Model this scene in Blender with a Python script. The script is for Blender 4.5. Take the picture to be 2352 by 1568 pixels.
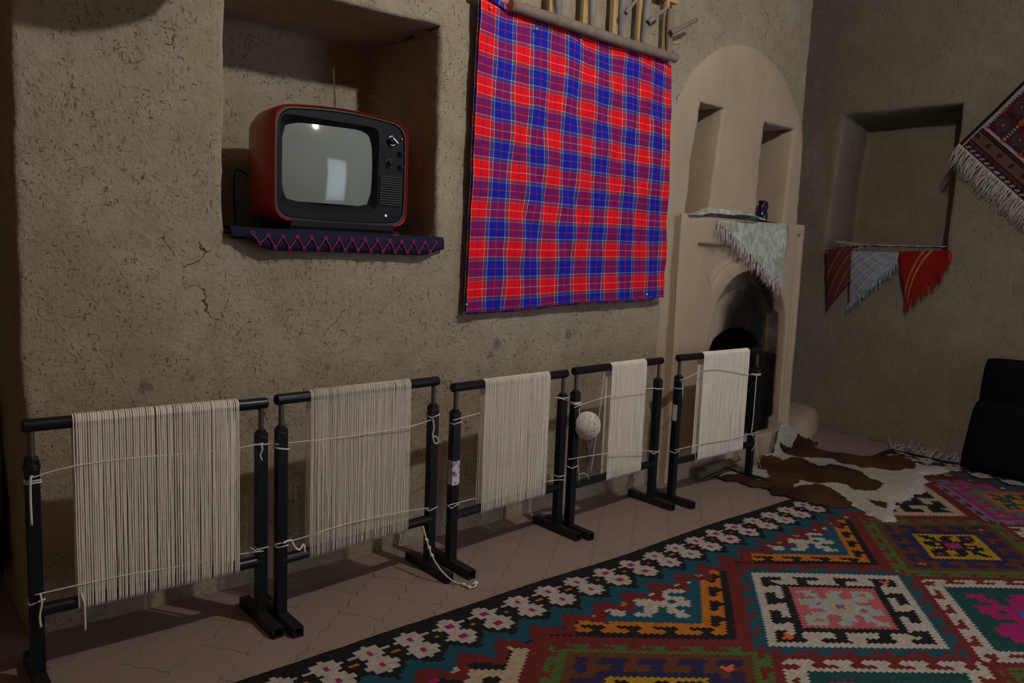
import bpy, bmesh, math, random
from mathutils import Vector, Matrix, noise
random.seed(7)
for o in list(bpy.data.objects): bpy.data.objects.remove(o, do_unlink=True)
S = bpy.context.scene
COL = S.collection
R_ = math.radians

# ------------------------------------------------------------------ camera
PW, PH, FPX = 2352, 1568, 1781.45
YAW, PITCH, ROLL = R_(40.4335), R_(6.70577), R_(2.3025)
CAM = Vector((0, 0, 1.15))
_f = Vector((math.sin(YAW)*math.cos(PITCH), math.cos(YAW)*math.cos(PITCH), -math.sin(PITCH)))
_r = Vector((math.cos(YAW), -math.sin(YAW), 0))
_u = _r.cross(_f)
CR = _r*math.cos(ROLL) + _u*math.sin(ROLL)
CU = _u*math.cos(ROLL) - _r*math.sin(ROLL)
cd = bpy.data.cameras.new('camera'); cam = bpy.data.objects.new('camera', cd); COL.objects.link(cam)
cd.sensor_width = 36; cd.lens = FPX/PW*36; cd.clip_start = 0.02
cam.matrix_world = Matrix(((CR.x, CU.x, -_f.x, CAM.x), (CR.y, CU.y, -_f.y, CAM.y), (CR.z, CU.z, -_f.z, CAM.z), (0, 0, 0, 1)))
S.camera = cam

# ------------------------------------------------------------------ light / exposure
w = bpy.data.worlds.new('world'); S.world = w; w.use_nodes = True
w.node_tree.nodes['Background'].inputs[0].default_value = (0.75, 0.87, 1.0, 1)
w.node_tree.nodes['Background'].inputs[1].default_value = 1.0
vs = S.view_settings
vs.view_transform = 'Standard'; vs.look = 'None'; vs.gamma = 1.0; vs.use_curve_mapping = False
vs.exposure = 1.25
LAMP = Vector((1.95, 0.45, 2.68))      # the room's hanging bulb
LAMP_STRENGTH = 690.0
DOOR_X0, DOOR_X1, DOOR_Z1 = 3.35, 4.95, 2.40   # curtained doorway in the wall behind the camera
FRONT_Y = -2.3
al = bpy.data.lights.new('daylight_outside_door', 'AREA'); al.shape = 'RECTANGLE'
al.size = 1.6; al.size_y = 2.3; al.energy = 15; al.color = (0.80, 0.90, 1.0)
ao = bpy.data.objects.new('daylight_outside_door', al); COL.objects.link(ao)
ao.location = ((DOOR_X0+DOOR_X1)/2, FRONT_Y-0.45, 1.2); ao.rotation_euler = (R_(90), 0, 0)

# ------------------------------------------------------------------ pixel -> place
def ray(x, y): return CR*((x-PW/2)/FPX) - CU*((y-PH/2)/FPX) + _f
def onz(x, y, z=0.0): d = ray(x, y); return CAM + d*((z-CAM.z)/d.z)
def ony(x, y, Y): d = ray(x, y); return CAM + d*((Y-CAM.y)/d.y)
def onx(x, y, X): d = ray(x, y); return CAM + d*((X-CAM.x)/d.x)
WY, WX = 2.46, 5.16        # back wall plane, right wall plane

# ------------------------------------------------------------------ mesh helpers
class MB:
    def __init__(s): s.v = []; s.f = []; s.c = []; s.col = None
    def add(s, vs, fs, col=None):
        b = len(s.v); s.v += [tuple(p) for p in vs]; s.f += [tuple(i+b for i in f) for f in fs]
        s.c += [col]*len(fs); return s
    def box(s, c, size, m=None, col=None):
        hx, hy, hz = size[0]/2, size[1]/2, size[2]/2
        vs = [Vector((x*hx, y*hy, z*hz)) for x in (-1, 1) for y in (-1, 1) for z in (-1, 1)]
        if m is not None: vs = [m @ p for p in vs]
        c = Vector(c)
        return s.add([p+c for p in vs], [(0,1,3,2),(4,6,7,5),(0,4,5,1),(2,3,7,6),(0,2,6,4),(1,5,7,3)], col)
    def tube(s, pts, r, n=6, caps=True, col=None, squash=None):
        pts = [Vector(p) for p in pts]; rs = r if isinstance(r, (list, tuple)) else [r]*len(pts)
        vs = []; fs = []; up = None
        for i, p in enumerate(pts):
            t = (pts[min(i+1, len(pts)-1)] - pts[max(i-1, 0)])
            t = t.normalized() if t.length > 1e-9 else Vector((0, 0, 1))
            if up is None:
                up = Vector((0, 0, 1)) if abs(t.z) < .9 else Vector((0, 1, 0))
            a = t.cross(up)
            if a.length < 1e-6: a = t.cross(Vector((1, 0, 0)))
            a.normalize(); b = a.cross(t).normalized(); up = b
            for k in range(n):
                q = 2*math.pi*k/n
                vs.append(p + a*(math.cos(q)*rs[i]) + b*(math.sin(q)*rs[i]*(squash or 1)))
        for i in range(len(pts)-1):
            for k in range(n):
                fs.append((i*n+k, i*n+(k+1) % n, (i+1)*n+(k+1) % n, (i+1)*n+k))
        if caps:
            fs.append(tuple(range(n-1, -1, -1))); e = (len(pts)-1)*n; fs.append(tuple(range(e, e+n)))
        return s.add(vs, fs, col)
    def lathe(s, prof, n=24, o=(0, 0, 0), m=None):
        vs = []; fs = []; o = Vector(o)
        for r, z in prof:
            for k in range(n):
                q = 2*math.pi*k/n; p = Vector((r*math.cos(q), r*math.sin(q), z))
                if m is not None: p = m @ p
                vs.append(p+o)
        for i in range(len(prof)-1):
            for k in range(n): fs.append((i*n+k, i*n+(k+1) % n, (i+1)*n+(k+1) % n, (i+1)*n+k))
        fs.append(tuple(range(n-1, -1, -1))); e = (len(prof)-1)*n; fs.append(tuple(range(e, e+n)))
        return s.add(vs, fs)
    def grid(s, P, nu, nv, flip=False, col=None):
        vs = [P(i/nu, j/nv) for j in range(nv+1) for i in range(nu+1)]
        fs = []
        for j in range(nv):
            for i in range(nu):
                a = j*(nu+1)+i; f = (a, a+1, a+nu+2, a+nu+1); fs.append(f[::-1] if flip else f)
        return s.add(vs, fs, col)
    def prism(s, outline, axis_a, axis_b, org, n, d):
        """outline (list of 2D) in plane org+a*axis_a+b*axis_b, extruded along n by d"""
        A, B, O, N = Vector(axis_a), Vector(axis_b), Vector(org), Vector(n)
        k = len(outline)
        v0 = [O+A*a+B*b for a, b in outline]; v1 = [p+N*d for p in v0]
        fs = [tuple(range(k-1, -1, -1)), tuple(range(k, 2*k))]+[(i, (i+1) % k, k+(i+1) % k, k+i) for i in range(k)]
        return s.add(v0+v1, fs)

def make(name, mb, mat=None, parent=None, smooth=True, label=None, cat=None, group=None, kind=None, angle=40, weld=0):
    me = bpy.data.meshes.new(name); me.from_pydata(mb.v, [], mb.f); me.validate()
    if any(c is not None for c in mb.c) and len(me.polygons) == len(mb.f):
        ca = me.color_attributes.new('Col', 'FLOAT_COLOR', 'CORNER'); buf = []
        for p, c in zip(me.polygons, mb.c):
            c = c or (1, 1, 1); buf += (list(c[:3])+[1.0])*p.loop_total
        ca.data.foreach_set('color', buf)
    bm = bmesh.new(); bm.from_mesh(me)
    if weld: bmesh.ops.remove_doubles(bm, verts=bm.verts, dist=weld)
    bmesh.ops.recalc_face_normals(bm, faces=bm.faces) if not weld else None
    bm.to_mesh(me); bm.free()
    if smooth:
        me.polygons.foreach_set('use_smooth', [True]*len(me.polygons))
        if angle < 180: me.set_sharp_from_angle(angle=R_(angle))
    if mat: me.materials.append(mat)
    o = bpy.data.objects.new(name, me); COL.objects.link(o)
    if parent: o.parent = parent
    return tag(o, label, cat, group, kind)
def tag(o, label=None, cat=None, group=None, kind=None):
    if label: o['label'] = label
    if cat: o['category'] = cat
    if group: o['group'] = group
    if kind: o['kind'] = kind
    return o
def thing(name, loc, label, cat, group=None, rz=0):
    o = bpy.data.objects.new(name, None); COL.objects.link(o); o.location = loc; o.rotation_euler = (0, 0, rz)
    o.empty_display_size = .05
    return tag(o, label, cat, group)
def nz(p, s): return noise.noise(Vector(p)*s)

# ------------------------------------------------------------------ materials
class NT:
    def __init__(s, name):
        s.m = bpy.data.materials.new(name); s.m.use_nodes = True; s.t = s.m.node_tree
        s.b = s.t.nodes['Principled BSDF']; s._c = None
    def n(s, typ, **k):
        x = s.t.nodes.new(typ)
        for a, b in k.items(): setattr(x, a, b)
        return x
    def l(s, a, b): s.t.links.new(a, b)
    def obj(s):
        if s._c is None: s._c = s.n('ShaderNodeTexCoord')
        return s._c.outputs['Object']
    def setin(s, i, v):
        if isinstance(v, bpy.types.NodeSocket): s.l(v, i)
        else: i.default_value = v
    def math(s, op, a, b=0.0, clamp=False):
        x = s.n('ShaderNodeMath', operation=op, use_clamp=clamp); s.setin(x.inputs[0], a); s.setin(x.inputs[1], b); return x.outputs[0]
    def noise(s, scale, detail=4, rough=.6, vec=None, dist=0):
        x = s.n('ShaderNodeTexNoise'); x.inputs['Scale'].default_value = scale; x.inputs['Detail'].default_value = detail
        x.inputs['Roughness'].default_value = rough; x.inputs['Distortion'].default_value = dist
        s.l(vec or s.obj(), x.inputs['Vector']); return x.outputs['Fac']
    def mapping(s, scale=(1, 1, 1), rot=(0, 0, 0), vec=None):
        x = s.n('ShaderNodeMapping'); s.l(vec or s.obj(), x.inputs[0]); x.inputs['Scale'].default_value = scale; x.inputs['Rotation'].default_value = rot
        return x.outputs[0]
    def ramp(s, fac, stops, interp='LINEAR'):
        x = s.n('ShaderNodeValToRGB'); r = x.color_ramp; r.interpolation = interp
        while len(r.elements) < len(stops): r.elements.new(0.5)
        for e, (p, c) in zip(r.elements, stops):
            e.position = p; e.color = (*c, 1) if len(c) == 3 else c
        s.l(fac, x.inputs[0]); return x.outputs[0]
    def mix(s, fac, a, b, mode='MIX'):
        x = s.n('ShaderNodeMix', data_type='RGBA', blend_type=mode)
        s.setin(x.inputs[0], fac)
        for i, v in ((6, a), (7, b)):
            s.setin(x.inputs[i], (*v, 1) if isinstance(v, tuple) and len(v) == 3 else v)
        return x.outputs[2]
    def step(s, v, a, b):
        x = s.n('ShaderNodeMapRange'); s.l(v, x.inputs[0]); x.inputs[1].default_value = a; x.inputs[2].default_value = b
        return x.outputs[0]
    def bump(s, h, strength=.3, dist=.005, prev=None):
        x = s.n('ShaderNodeBump'); x.inputs['Strength'].default_value = strength; x.inputs['Distance'].default_value = dist
        s.l(h, x.inputs['Height'])
        if prev is not None: s.l(prev, x.inputs['Normal'])
        return x.outputs[0]
    def out(s, col=None, rough=None, normal=None, metal=None, spec=None):
        if col is not None: s.setin(s.b.inputs['Base Color'], (*col, 1) if isinstance(col, tuple) else col)
        if rough is not None: s.setin(s.b.inputs['Roughness'], rough)
        if normal is not None: s.l(normal, s.b.inputs['Normal'])
        if metal is not None: s.b.inputs['Metallic'].default_value = metal
        if spec is not None: s.b.inputs['Specular IOR Level'].default_value = spec
        return s.m

def simple(name, col, rough=.6, metal=0, var=.15, scale=30, bump=.1, bdist=.002, spec=.5, stretch=None):
    t = NT(name); vec = t.mapping(stretch) if stretch else None
    n = t.noise(scale, 4, .6, vec)
    c = t.mix(n, tuple(x*(1-var) for x in col), tuple(min(1, x*(1+var)) for x in col))
    return t.out(c, rough, t.bump(n, bump, bdist) if bump else None, metal, spec)

def plaster(name, c_lo, c_hi, fleck=1.0, crack=True, bs=.9, arch=None, smudge=()):
    t = NT(name)
    big = t.noise(2.2, 5, .6); mid = t.noise(14, 5, .65); fine = t.noise(85, 4, .7)
    col = t.mix(t.step(big, .32, .68), c_lo, c_hi)
    col = t.mix(t.math('MULTIPLY', t.step(mid, .35, .75), .45), col, tuple(x*.72 for x in c_lo))
    col = t.mix(t.math('MULTIPLY', t.step(fine, .5, .8), .25), col, tuple(min(1, x*1.2) for x in c_hi))
    # straw pits: short dark flecks in two directions
    h = fine; dark = None
    for sc, ro in (((120, 120, 42), (0.5, 0.6, 0.2)), ((42, 135, 135), (0.2, 0.9, 0.5)), ((105, 105, 48), (0.2, -0.7, 0.6))):
        f = t.noise(1.0, 3, .6, t.mapping(sc, ro), .4)
        d = t.step(f, .64, .70)
        dark = d if dark is None else t.math('MAXIMUM', dark, d)
    dark = t.math('MULTIPLY', dark, t.step(t.noise(9, 3), .38, .62))
    col = t.mix(t.math('MULTIPLY', dark, .8*fleck), col, tuple(x*.34 for x in c_lo))
    straw = t.step(t.noise(1.0, 2, .5, t.mapping((130, 130, 30), (.9, .2, .7)), .2), .73, .77)
    col = t.mix(t.math('MULTIPLY', straw, .5*fleck), col, (.62, .50, .26))
    hh = t.math('ADD', t.math('MULTIPLY', mid, .8), t.math('ADD', t.math('MULTIPLY', fine, .45), t.math('MULTIPLY', t.noise(38, 5, .7), .45)))
    hh = t.math('SUBTRACT', hh, t.math('MULTIPLY', dark, .8*fleck))
    if crack:
        wv = t.n('ShaderNodeVectorMath', operation='MULTIPLY_ADD')
        tn = t.n('ShaderNodeTexNoise'); tn.inputs['Scale'].default_value = 9; tn.inputs['Detail'].default_value = 5
        t.l(t.obj(), tn.inputs['Vector']); t.l(tn.outputs['Color'], wv.inputs[0]); wv.inputs[1].default_value = (.16, .16, .16); t.l(t.obj(), wv.inputs[2])
        v = t.n('ShaderNodeTexVoronoi', feature='DISTANCE_TO_EDGE'); v.inputs['Scale'].default_value = 2.6; t.l(wv.outputs[0], v.inputs['Vector'])
        cr = t.step(v.outputs[0], .0045, .001)
        cr = t.math('MULTIPLY', cr, t.step(t.noise(4.3, 2), .61, .65))
        col = t.mix(t.math('MULTIPLY', cr, .85), col, tuple(x*.2 for x in c_lo))
        hh = t.math('SUBTRACT', hh, cr)
    for (sx_, sz_, sr_) in smudge:
        vd = t.n('ShaderNodeVectorMath', operation='DISTANCE'); t.l(t.obj(), vd.inputs[0]); vd.inputs[1].default_value = (sx_, WY, sz_)
        k = t.math('ADD', vd.outputs['Value'], t.math('MULTIPLY', t.math('SUBTRACT', t.noise(45, 4, .7), .5), .05))
        col = t.mix(t.math('MULTIPLY', t.step(k, sr_, sr_*.6), .7), col, (.13, .13, .14))
    nrm = t.bump(hh, bs, .012)
    if arch:   # smooth lime coat inside the arch (signed distance stored on the mesh)
        a = t.n('ShaderNodeAttribute', attribute_name='arch')
        wob = t.math('MULTIPLY', t.math('SUBTRACT', t.noise(30, 3), .5), .02)
        msk = t.step(t.math('ADD', a.outputs['Fac'], wob), .004, -.004)
        sm = t.mix(t.step(t.noise(3, 4, .55), .3, .7), arch[0], arch[1])
        col = t.mix(msk, col, sm)
        nb = t.bump(t.noise(22, 4), .12, .01)
        mv = t.n('ShaderNodeMix', data_type='VECTOR'); t.l(msk, mv.inputs[0]); t.l(nrm, mv.inputs[4]); t.l(nb, mv.inputs[5]); nrm = mv.outputs[1]
    return t.out(col, .95, nrm, spec=.15)

MUD_LO, MUD_HI = (.335, .280, .205), (.43, .385, .305)
COAT = ((.41, .325, .24), (.455, .37, .285))
M_wall = plaster('mud_plaster', MUD_LO, MUD_HI, arch=COAT, smudge=[(ony(a, b, WY).x, ony(a, b, WY).z, r) for a, b, r in ((335, 886, .026), (1140, 790, .030), (1306, 768, .028), (440, 872, .014), (752, 845, .016), (1125, 815, .012))])
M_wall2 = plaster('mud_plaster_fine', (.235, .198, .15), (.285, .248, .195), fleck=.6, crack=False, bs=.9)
def colattr(name, rough=.9, bump=.3, bscale=300, var=.18, vscale=60, stretch=None, bdist=.002, sheen=0):
    t = NT(name); a = t.n('ShaderNodeAttribute', attribute_name='Col')
    n = t.noise(vscale, 4, .6, t.mapping(stretch) if stretch else None)
    c = t.mix(t.math('MULTIPLY', t.step(n, .3, .7), var*2), a.outputs['Color'], (0, 0, 0))
    nb = t.bump(t.noise(bscale, 3, .6, t.mapping(stretch) if stretch else None), bump, bdist)
    m = t.out(c, rough, nb, spec=.2)
    if sheen: t.b.inputs['Sheen Weight'].default_value = sheen
    return m
M_rug = colattr('kilim_wool', .95, .5, 260, .16, 45, (1, 3, 1))
M_hide = colattr('calf_hair', .7, .6, 120, .2, 50, (1.4, 5, 1), .004)
M_black = simple('black_enamel', (.006, .007, .012), .34, 0, .3, 60, .08, .001, .4)
M_blackmat = simple('black_paint_worn', (.009, .009, .011), .5, 0, .4, 40, .15, .001)
M_steel = simple('threaded_steel', (.16, .14, .12), .45, .9, .3, 90, .3, .001, stretch=(1, 1, 8))
M_warp = simple('cotton_warp', (.84, .79, .73), .9, 0, .14, 70, .25, .001, .2)
M_cord = simple('white_cord', (.70, .66, .60), .9, 0, .12, 150, .3, .001, .2)
M_paver = simple('painted_paver', (.255, .19, .175), .72, 0, .16, 7, .14, .004, .3)
M_joint = simple('paver_joint', (.165, .12, .11), .95, 0, .2, 30, .2, .003)
M_bark = simple('branch_bark', (.21, .165, .14), .85, 0, .45, 28, .5, .004, .2, (1, 1, .4))
M_barkgrey = simple('grey_branch_bark', (.23, .21, .205), .85, 0, .6, 20, .5, .004, .2, (1, 1, .5))
M_wood = simple('sawn_wood', (.46, .30, .14), .75, 0, .25, 18, .2, .002, .2, (1, 12, 12))
M_endgrain = simple('cut_wood_end', (.42, .22, .10), .8, 0, .3, 60, .2, .001)
M_red = simple('red_plastic', (.42, .012, .006), .3, 0, .08, 8, .02, .001)
M_tvblack = simple('black_plastic', (.008, .009, .014), .55, 0, .2, 80, .05, .0005, .18)
M_tvgrey = simple('charcoal_plastic', (.03, .034, .042), .45, 0, .15, 60, .04, .0005, .35)
M_chrome = simple('chrome', (.7, .7, .7), .18, 1, .05, 20, 0)
M_rubber = simple('cable_rubber', (.012, .012, .012), .5, 0, .2, 30, 0)
t = NT('picture_tube_glass'); M_screen = t.out(t.mix(t.noise(3), (.20, .25, .24), (.225, .275, .262)), .06, spec=.6)
t.b.inputs['Coat Weight'].default_value = .6; t.b.inputs['Coat Roughness'].default_value = .03
M_navy = simple('navy_cotton', (.016, .014, .045), .9, 0, .2, 120, .3, .001, .2)
M_magenta = simple('magenta_thread', (.42, .02, .16), .8, 0, .15, 100, .2, .001)
M_pillow = simple('black_velvet', (.006, .006, .0065), .95, 0, .3, 40, .2, .003, .1)
M_jug = simple('dark_blue_glaze', (.010, .010, .045), .12, 0, .2, 10, .02, .001, .6)
M_greencase = simple('green_lacquer', (.01, .17, .06), .3, 0, .2, 30, .05, .001)
M_darkcase = simple('dark_case', (.03, .035, .03), .45, 0, .2, 30, .05, .001)
M_gold = simple('brass', (.6, .45, .2), .3, 1, .1, 30, 0)
M_pin = simple('pin_steel', (.85, .83, .8), .25, .6, .05, 30, 0)
M_paper = NT('scribbled_paper')
_n = M_paper.noise(28, 3, .5, M_paper.mapping((1, 1, 1)), 1.2)
_s = M_paper.math('MULTIPLY', M_paper.step(_n, .53, .55), M_paper.step(_n, .60, .58))
M_paper = M_paper.out(M_paper.mix(_s, (.66, .62, .66), (.16, .10, .30)), .8)
M_paperw = simple('plain_sticker', (.62, .60, .58), .7, 0, .1, 60, 0)
M_curtain = NT('white_curtain')
M_curtain.b.inputs['Base Color'].default_value = (.85, .85, .85, 1); M_curtain.b.inputs['Roughness'].default_value = .9
_tr = M_curtain.n('ShaderNodeBsdfTranslucent'); _tr.inputs[0].default_value = (.88, .9, .95, 1)
_mx = M_curtain.n('ShaderNodeMixShader'); _wv = M_curtain.noise(18, 3)
_mx.inputs[0].default_value = .6
M_curtain.l(M_curtain.b.outputs[0], _mx.inputs[1]); M_curtain.l(_tr.outputs[0], _mx.inputs[2])
M_curtain.l(_mx.outputs[0], M_curtain.t.nodes['Material Output'].inputs[0]); M_curtain = M_curtain.m
t = NT('lit_bulb'); t.b.inputs['Emission Color'].default_value = (1.0, .98, .91, 1); t.b.inputs['Emission Strength'].default_value = LAMP_STRENGTH
_v = t.noise(5); M_bulb = t.out(t.mix(_v, (.9, .9, .9), (.95, .95, .95)), .3)

# ------------------------------------------------------------------ folded wall grids (wall sheet with niches pushed in)
def axis_list(a0, a1, edges, step, rnd):
    """edges: list of (pos, niche, entering, depth, nsteps). returns [(coord, {niche: frac})]"""
    edges = sorted(edges, key=lambda e: e[0]); state = {}; out = []; cur = a0
    def run(p, q):
        n = max(1, int(math.ceil((q-p)/step)))
        return [p+(q-p)*i/n for i in range(1, n)]
    out.append((a0, dict(state)))
    for pos, k, ent, D, ns in edges:
        sg = -1 if ent else 1
        lo = [(pos+sg*rnd, 0.0), (pos+sg*rnd*.3, min(.3*rnd/D, .4))]
        deep = [(pos, min(1.0, rnd/D)+(1-min(1.0, rnd/D))*i/ns) for i in range(ns+1)]
        seq = lo+deep if ent else (lo+deep)[::-1]
        for c in run(cur, seq[0][0]): out.append((c, dict(state)))
        for c, fr in seq:
            c = max(c, cur); st = dict(state); st[k] = fr; out.append((c, st))
        state[k] = 1.0 if ent else 0.0; cur = max(cur, seq[-1][0])
    for c in run(cur, a1): out.append((c, dict(state)))
    out.append((a1, dict(state)))
    return out
def folded(niches, a0, a1, b0, b1, step, rnd=.012, end_a=None):
    """niches: {k: (a0,a1,b0,b1,depth,ns)}"""
    ea = []; eb = []
    for k, (p0, p1, q0, q1, D, ns) in niches.items():
        if p0 is not None: ea.append((p0, k, True, D, ns))
        if p1 is not None: ea.append((p1, k, False, D, ns))
        if q0 is not None: eb += [(q0, k, True, D, ns)]
        if q1 is not None: eb += [(q1, k, False, D, ns)]
    A = axis_list(a0, a1, ea, step, rnd); B = axis_list(b0, b1, eb, step, rnd)
    V = []; F = []
    for b, fb in B:
        for a, fa in A:
            d = 0
            for k, (p0, p1, q0, q1, D, ns) in niches.items():
                d += D*min(fa.get(k, 0), fb.get(k, 0))
            V.append((a, b, d))
    n = len(A)
    for j in range(len(B)-1):
        for i in range(n-1): F.append((j*n+i, j*n+i+1, (j+1)*n+i+1, (j+1)*n+i))
    return V, F
def wobble(p, amp=.006, sc=6, fine=.0025):
    q = Vector(p)
    return Vector((noise.noise(q*sc)*amp+noise.noise(q*sc*5+Vector((3, 1, 7)))*fine,
                   noise.noise(q*sc+Vector((9, 2, 4)))*amp+noise.noise(q*sc*5+Vector((5, 8, 1)))*fine,
                   noise.noise(q*sc+Vector((1, 7, 3)))*amp+noise.noise(q*sc*5+Vector((2, 6, 9)))*fine))
def lerp(a, b, t): return a+(b-a)*t
def sstep(t): t = max(0, min(1, t)); return t*t*(3-2*t)

# ---- back wall: TV niche, two tall slots, returns at both ends
N_TV = (.895, 1.692, 1.172, 1.955, .51, 12)
nich = {'tv': N_TV, 's1': (3.245, 3.440, 1.330, 1.910, .30, 6), 's2': (3.860, 4.150, 1.330, 1.905, .30, 6),
        'lend': (None, .335, None, None, .9, 14), 'rend': (4.262, None, None, None, .8, 10)}
# ends: frac 1 outside; give them rows that always count
def build_back():
    ea = [(N_TV[0], 'tv', True, .51, 12), (N_TV[1], 'tv', False, .51, 12)]
    for k in ('s1', 's2'):
        ea += [(nich[k][0], k, True, .3, 6), (nich[k][1], k, False, .3, 6)]
    ea += [(3.22, 'h', True, .75, 2), (4.235, 'h', False, .75, 2)]
    ea += [(4.262, 'rend', True, .8, 10)]
    eb = [(N_TV[2], 'tv', True, .51, 12), (N_TV[3], 'tv', False, .51, 12)]
    eb += [(-.02, 'h', True, .75, 2), (1.29, 'h', False, .75, 2)]
    for k in ('s1', 's2'): eb += [(nich[k][2], k, True, .3, 6), (nich[k][3], k, False, .3, 6)]
    A = axis_list(.36, 4.275, ea, .024, .014); B = axis_list(-.03, 3.02, eb, .026, .012)
    left = [(.335, {'lend': 1-i/14}) for i in range(14)]+[(.338, {'lend': .006}), (.348, {'lend': 0})]
    A = left+A
    D = {'tv': .51, 's1': .3, 's2': .3, 'rend': .8, 'lend': .9, 'h': .75}
    V = []; ar = []
    for b, fb in B:
        for a, fa in A:
            d = sum(D[k]*min(fa.get(k, 0), fb.get(k, 1 if k in ('lend', 'rend') else 0)) for k in D)
            x, z = a, b
            # slots lean: lower ends drift left, right edges follow
            if 3.05 < x < 4.26 and 1.30 < z < 2.1:
                wgt = sstep((x-3.05)/.15)*sstep((4.26-x)/.1)
                k = (1.905-z)/.55
                x -= .052*k*wgt*(1 if z < 1.905 else 0)
            p = Vector((x, WY+d, z))
            wv = wobble(p, .008, 5.5, .004)
            near_edge = .0
            p = p+wv
            p.y += .012*nz((x, 0, z), 1.3)
            # arch coat signed distance (ellipse arch on straight sides)
            ex, ez = (a-3.665)/.615, (b-1.72)/.535
            sd = (math.sqrt(ex*ex+max(0, ez)**2)-1)*.5 if ez > 0 else (abs(ex)-1)*.6
            if d < .02:
                p.y -= .012*sstep(-sd/.03+.2)
            V.append(p); ar.append(sd if d < .25 or a > 3 else 1)
    n = len(A); F = []
    for j in range(len(B)-1):
        for i in range(n-1): F.append((j*n+i, j*n+i+1, (j+1)*n+i+1, (j+1)*n+i))
    me = bpy.data.meshes.new('wall_back'); me.from_pydata([tuple(p) for p in V], [], F)
    at = me.attributes.new('arch', 'FLOAT', 'POINT'); at.data.foreach_set('value', ar)
    bm = bmesh.new(); bm.from_mesh(me); bmesh.ops.remove_doubles(bm, verts=bm.verts, dist=2e-5); bm.to_mesh(me); bm.free()
    me.polygons.foreach_set('use_smooth', [True]*len(me.polygons))
    me.materials.append(M_wall)
    o = bpy.data.objects.new('wall_back', me); COL.objects.link(o); o['kind'] = 'structure'
    return o
wall_back = build_back()

# ---- right wall with its niche (a runs along -y)
RN = (1.955, 2.69, 1.245, 2.145, .38, 10)
V, F = folded({'n': (-RN[1], -RN[0], RN[2], RN[3], RN[4], RN[5])}, -3.35, 2.3, -.03, 3.02, .03, .014)
mb = MB()
vv = []
for a, b, d in V:
    y = -a
    if y > 2.3 and 1.0 < b < 2.145: y += .06*(2.145-b)/.9*sstep((y-2.3)/.35)*sstep((3.2-y)/.3)
    p = Vector((WX+d, y, b)); p += wobble(p, .008, 5)
    if b > 1.95: p.z -= .06*d/.38*sstep((b-1.95)/.15)
    p.x += .02*nz((0, y, b), .9)
    vv.append(p)
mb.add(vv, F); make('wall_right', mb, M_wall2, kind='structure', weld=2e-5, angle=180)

# ---- rest of the room shell
M_wall3 = plaster('mud_plaster_warm', (.36, .26, .16), (.42, .32, .21), fleck=.5, crack=False)
M_ceil = plaster('ceiling_mud', (.36, .25, .145), (.42, .31, .19), fleck=.4, crack=False, bs=.4)
def slab(name, c, size, mat): return make(name, MB().box(c, size), mat, kind='structure', smooth=False)
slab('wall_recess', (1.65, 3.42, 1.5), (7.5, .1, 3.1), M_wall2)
slab('wall_left', (-1.25, .5, 1.5), (.1, 5.9, 3.04), M_wall3)
slab('ceiling', (1.6, .5, 3.06), (7.5, 6, .1), M_ceil)
mb = MB()
mb.box(((-2+DOOR_X0)/2, FRONT_Y-.1, 1.5), (DOOR_X0+2, .2, 3.04)); mb.box(((DOOR_X1+5.3)/2, FRONT_Y-.1, 1.5), (5.3-DOOR_X1, .2, 3.04))
mb.box(((DOOR_X0+DOOR_X1)/2, FRONT_Y-.1, (DOOR_Z1+3.02)/2), (DOOR_X1-DOOR_X0, .2, 3.02-DOOR_Z1))
make('wall_front', mb, M_wall3, kind='structure', smooth=False)
mb = MB()
def cur(u, v):
    x = lerp(DOOR_X0+.01, DOOR_X1-.01, u); z = lerp(.03, DOOR_Z1-.02, v)
    return Vector((x, FRONT_Y-.06+.022*math.sin(u*38+1.5*math.sin(v*3))*(.5+.5*(1-v)), z))
mb.grid(cur, 90, 24)
make('door_curtain', mb, M_curtain, label='white curtain hanging in the doorway', cat='curtain', angle=180)

# ---- floor: base slab and wavy-edged pavers laid at an angle
slab('floor', (1.6, .5, -.055), (7.4, 6, .1), M_joint)
floor = bpy.data.objects['floor']
PA, PL, PWD = R_(38.5), .29, .145
dx, dy = Vector((math.cos(PA), math.sin(PA), 0)), Vector((-math.sin(PA), math.cos(PA), 0))
out = []; g = .0008
def wave(s): return .0065*math.sin(s/PWD*2*math.pi*2)
K = 16
for i in range(K): s = -PL/2+PL*i/K; out.append((s*(1-2*g/PL), -PWD/2+g+wave(s)))
for i in range(8): s = -PWD/2+PWD*i/8; out.append((PL/2-g-wave(s)*.8, s*(1-2*g/PWD)))
for i in range(K): s = PL/2-PL*i/K; out.append((s*(1-2*g/PL), PWD/2-g+wave(s)))
for i in range(8): s = PWD/2-PWD*i/8; out.append((-PL/2+g-wave(s)*.8, s*(1-2*g/PWD)))
pm = MB().prism(out, dx, dy, (0, 0, -.012), (0, 0, 1), .012)
first = None
for i in range(-16, 22):
    for j in range(-12, 34):
        c = dx*(PL*(i+.5*(j % 2))) + dy*(PWD*j)
        if -.35 < c.x < 5.2 and 1.72 < c.y < 3.3 and (c.y < 2.62 or c.x < .4 or c.x > 4.2):
            if first is None:
                first = make('paver', pm, M_paver, floor, smooth=False); o = first
            else:
                o = bpy.data.objects.new('paver', first.data); COL.objects.link(o); o.parent = floor
            o.location = (c.x, c.y, random.uniform(-.0008, 0)-.0002)

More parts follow.
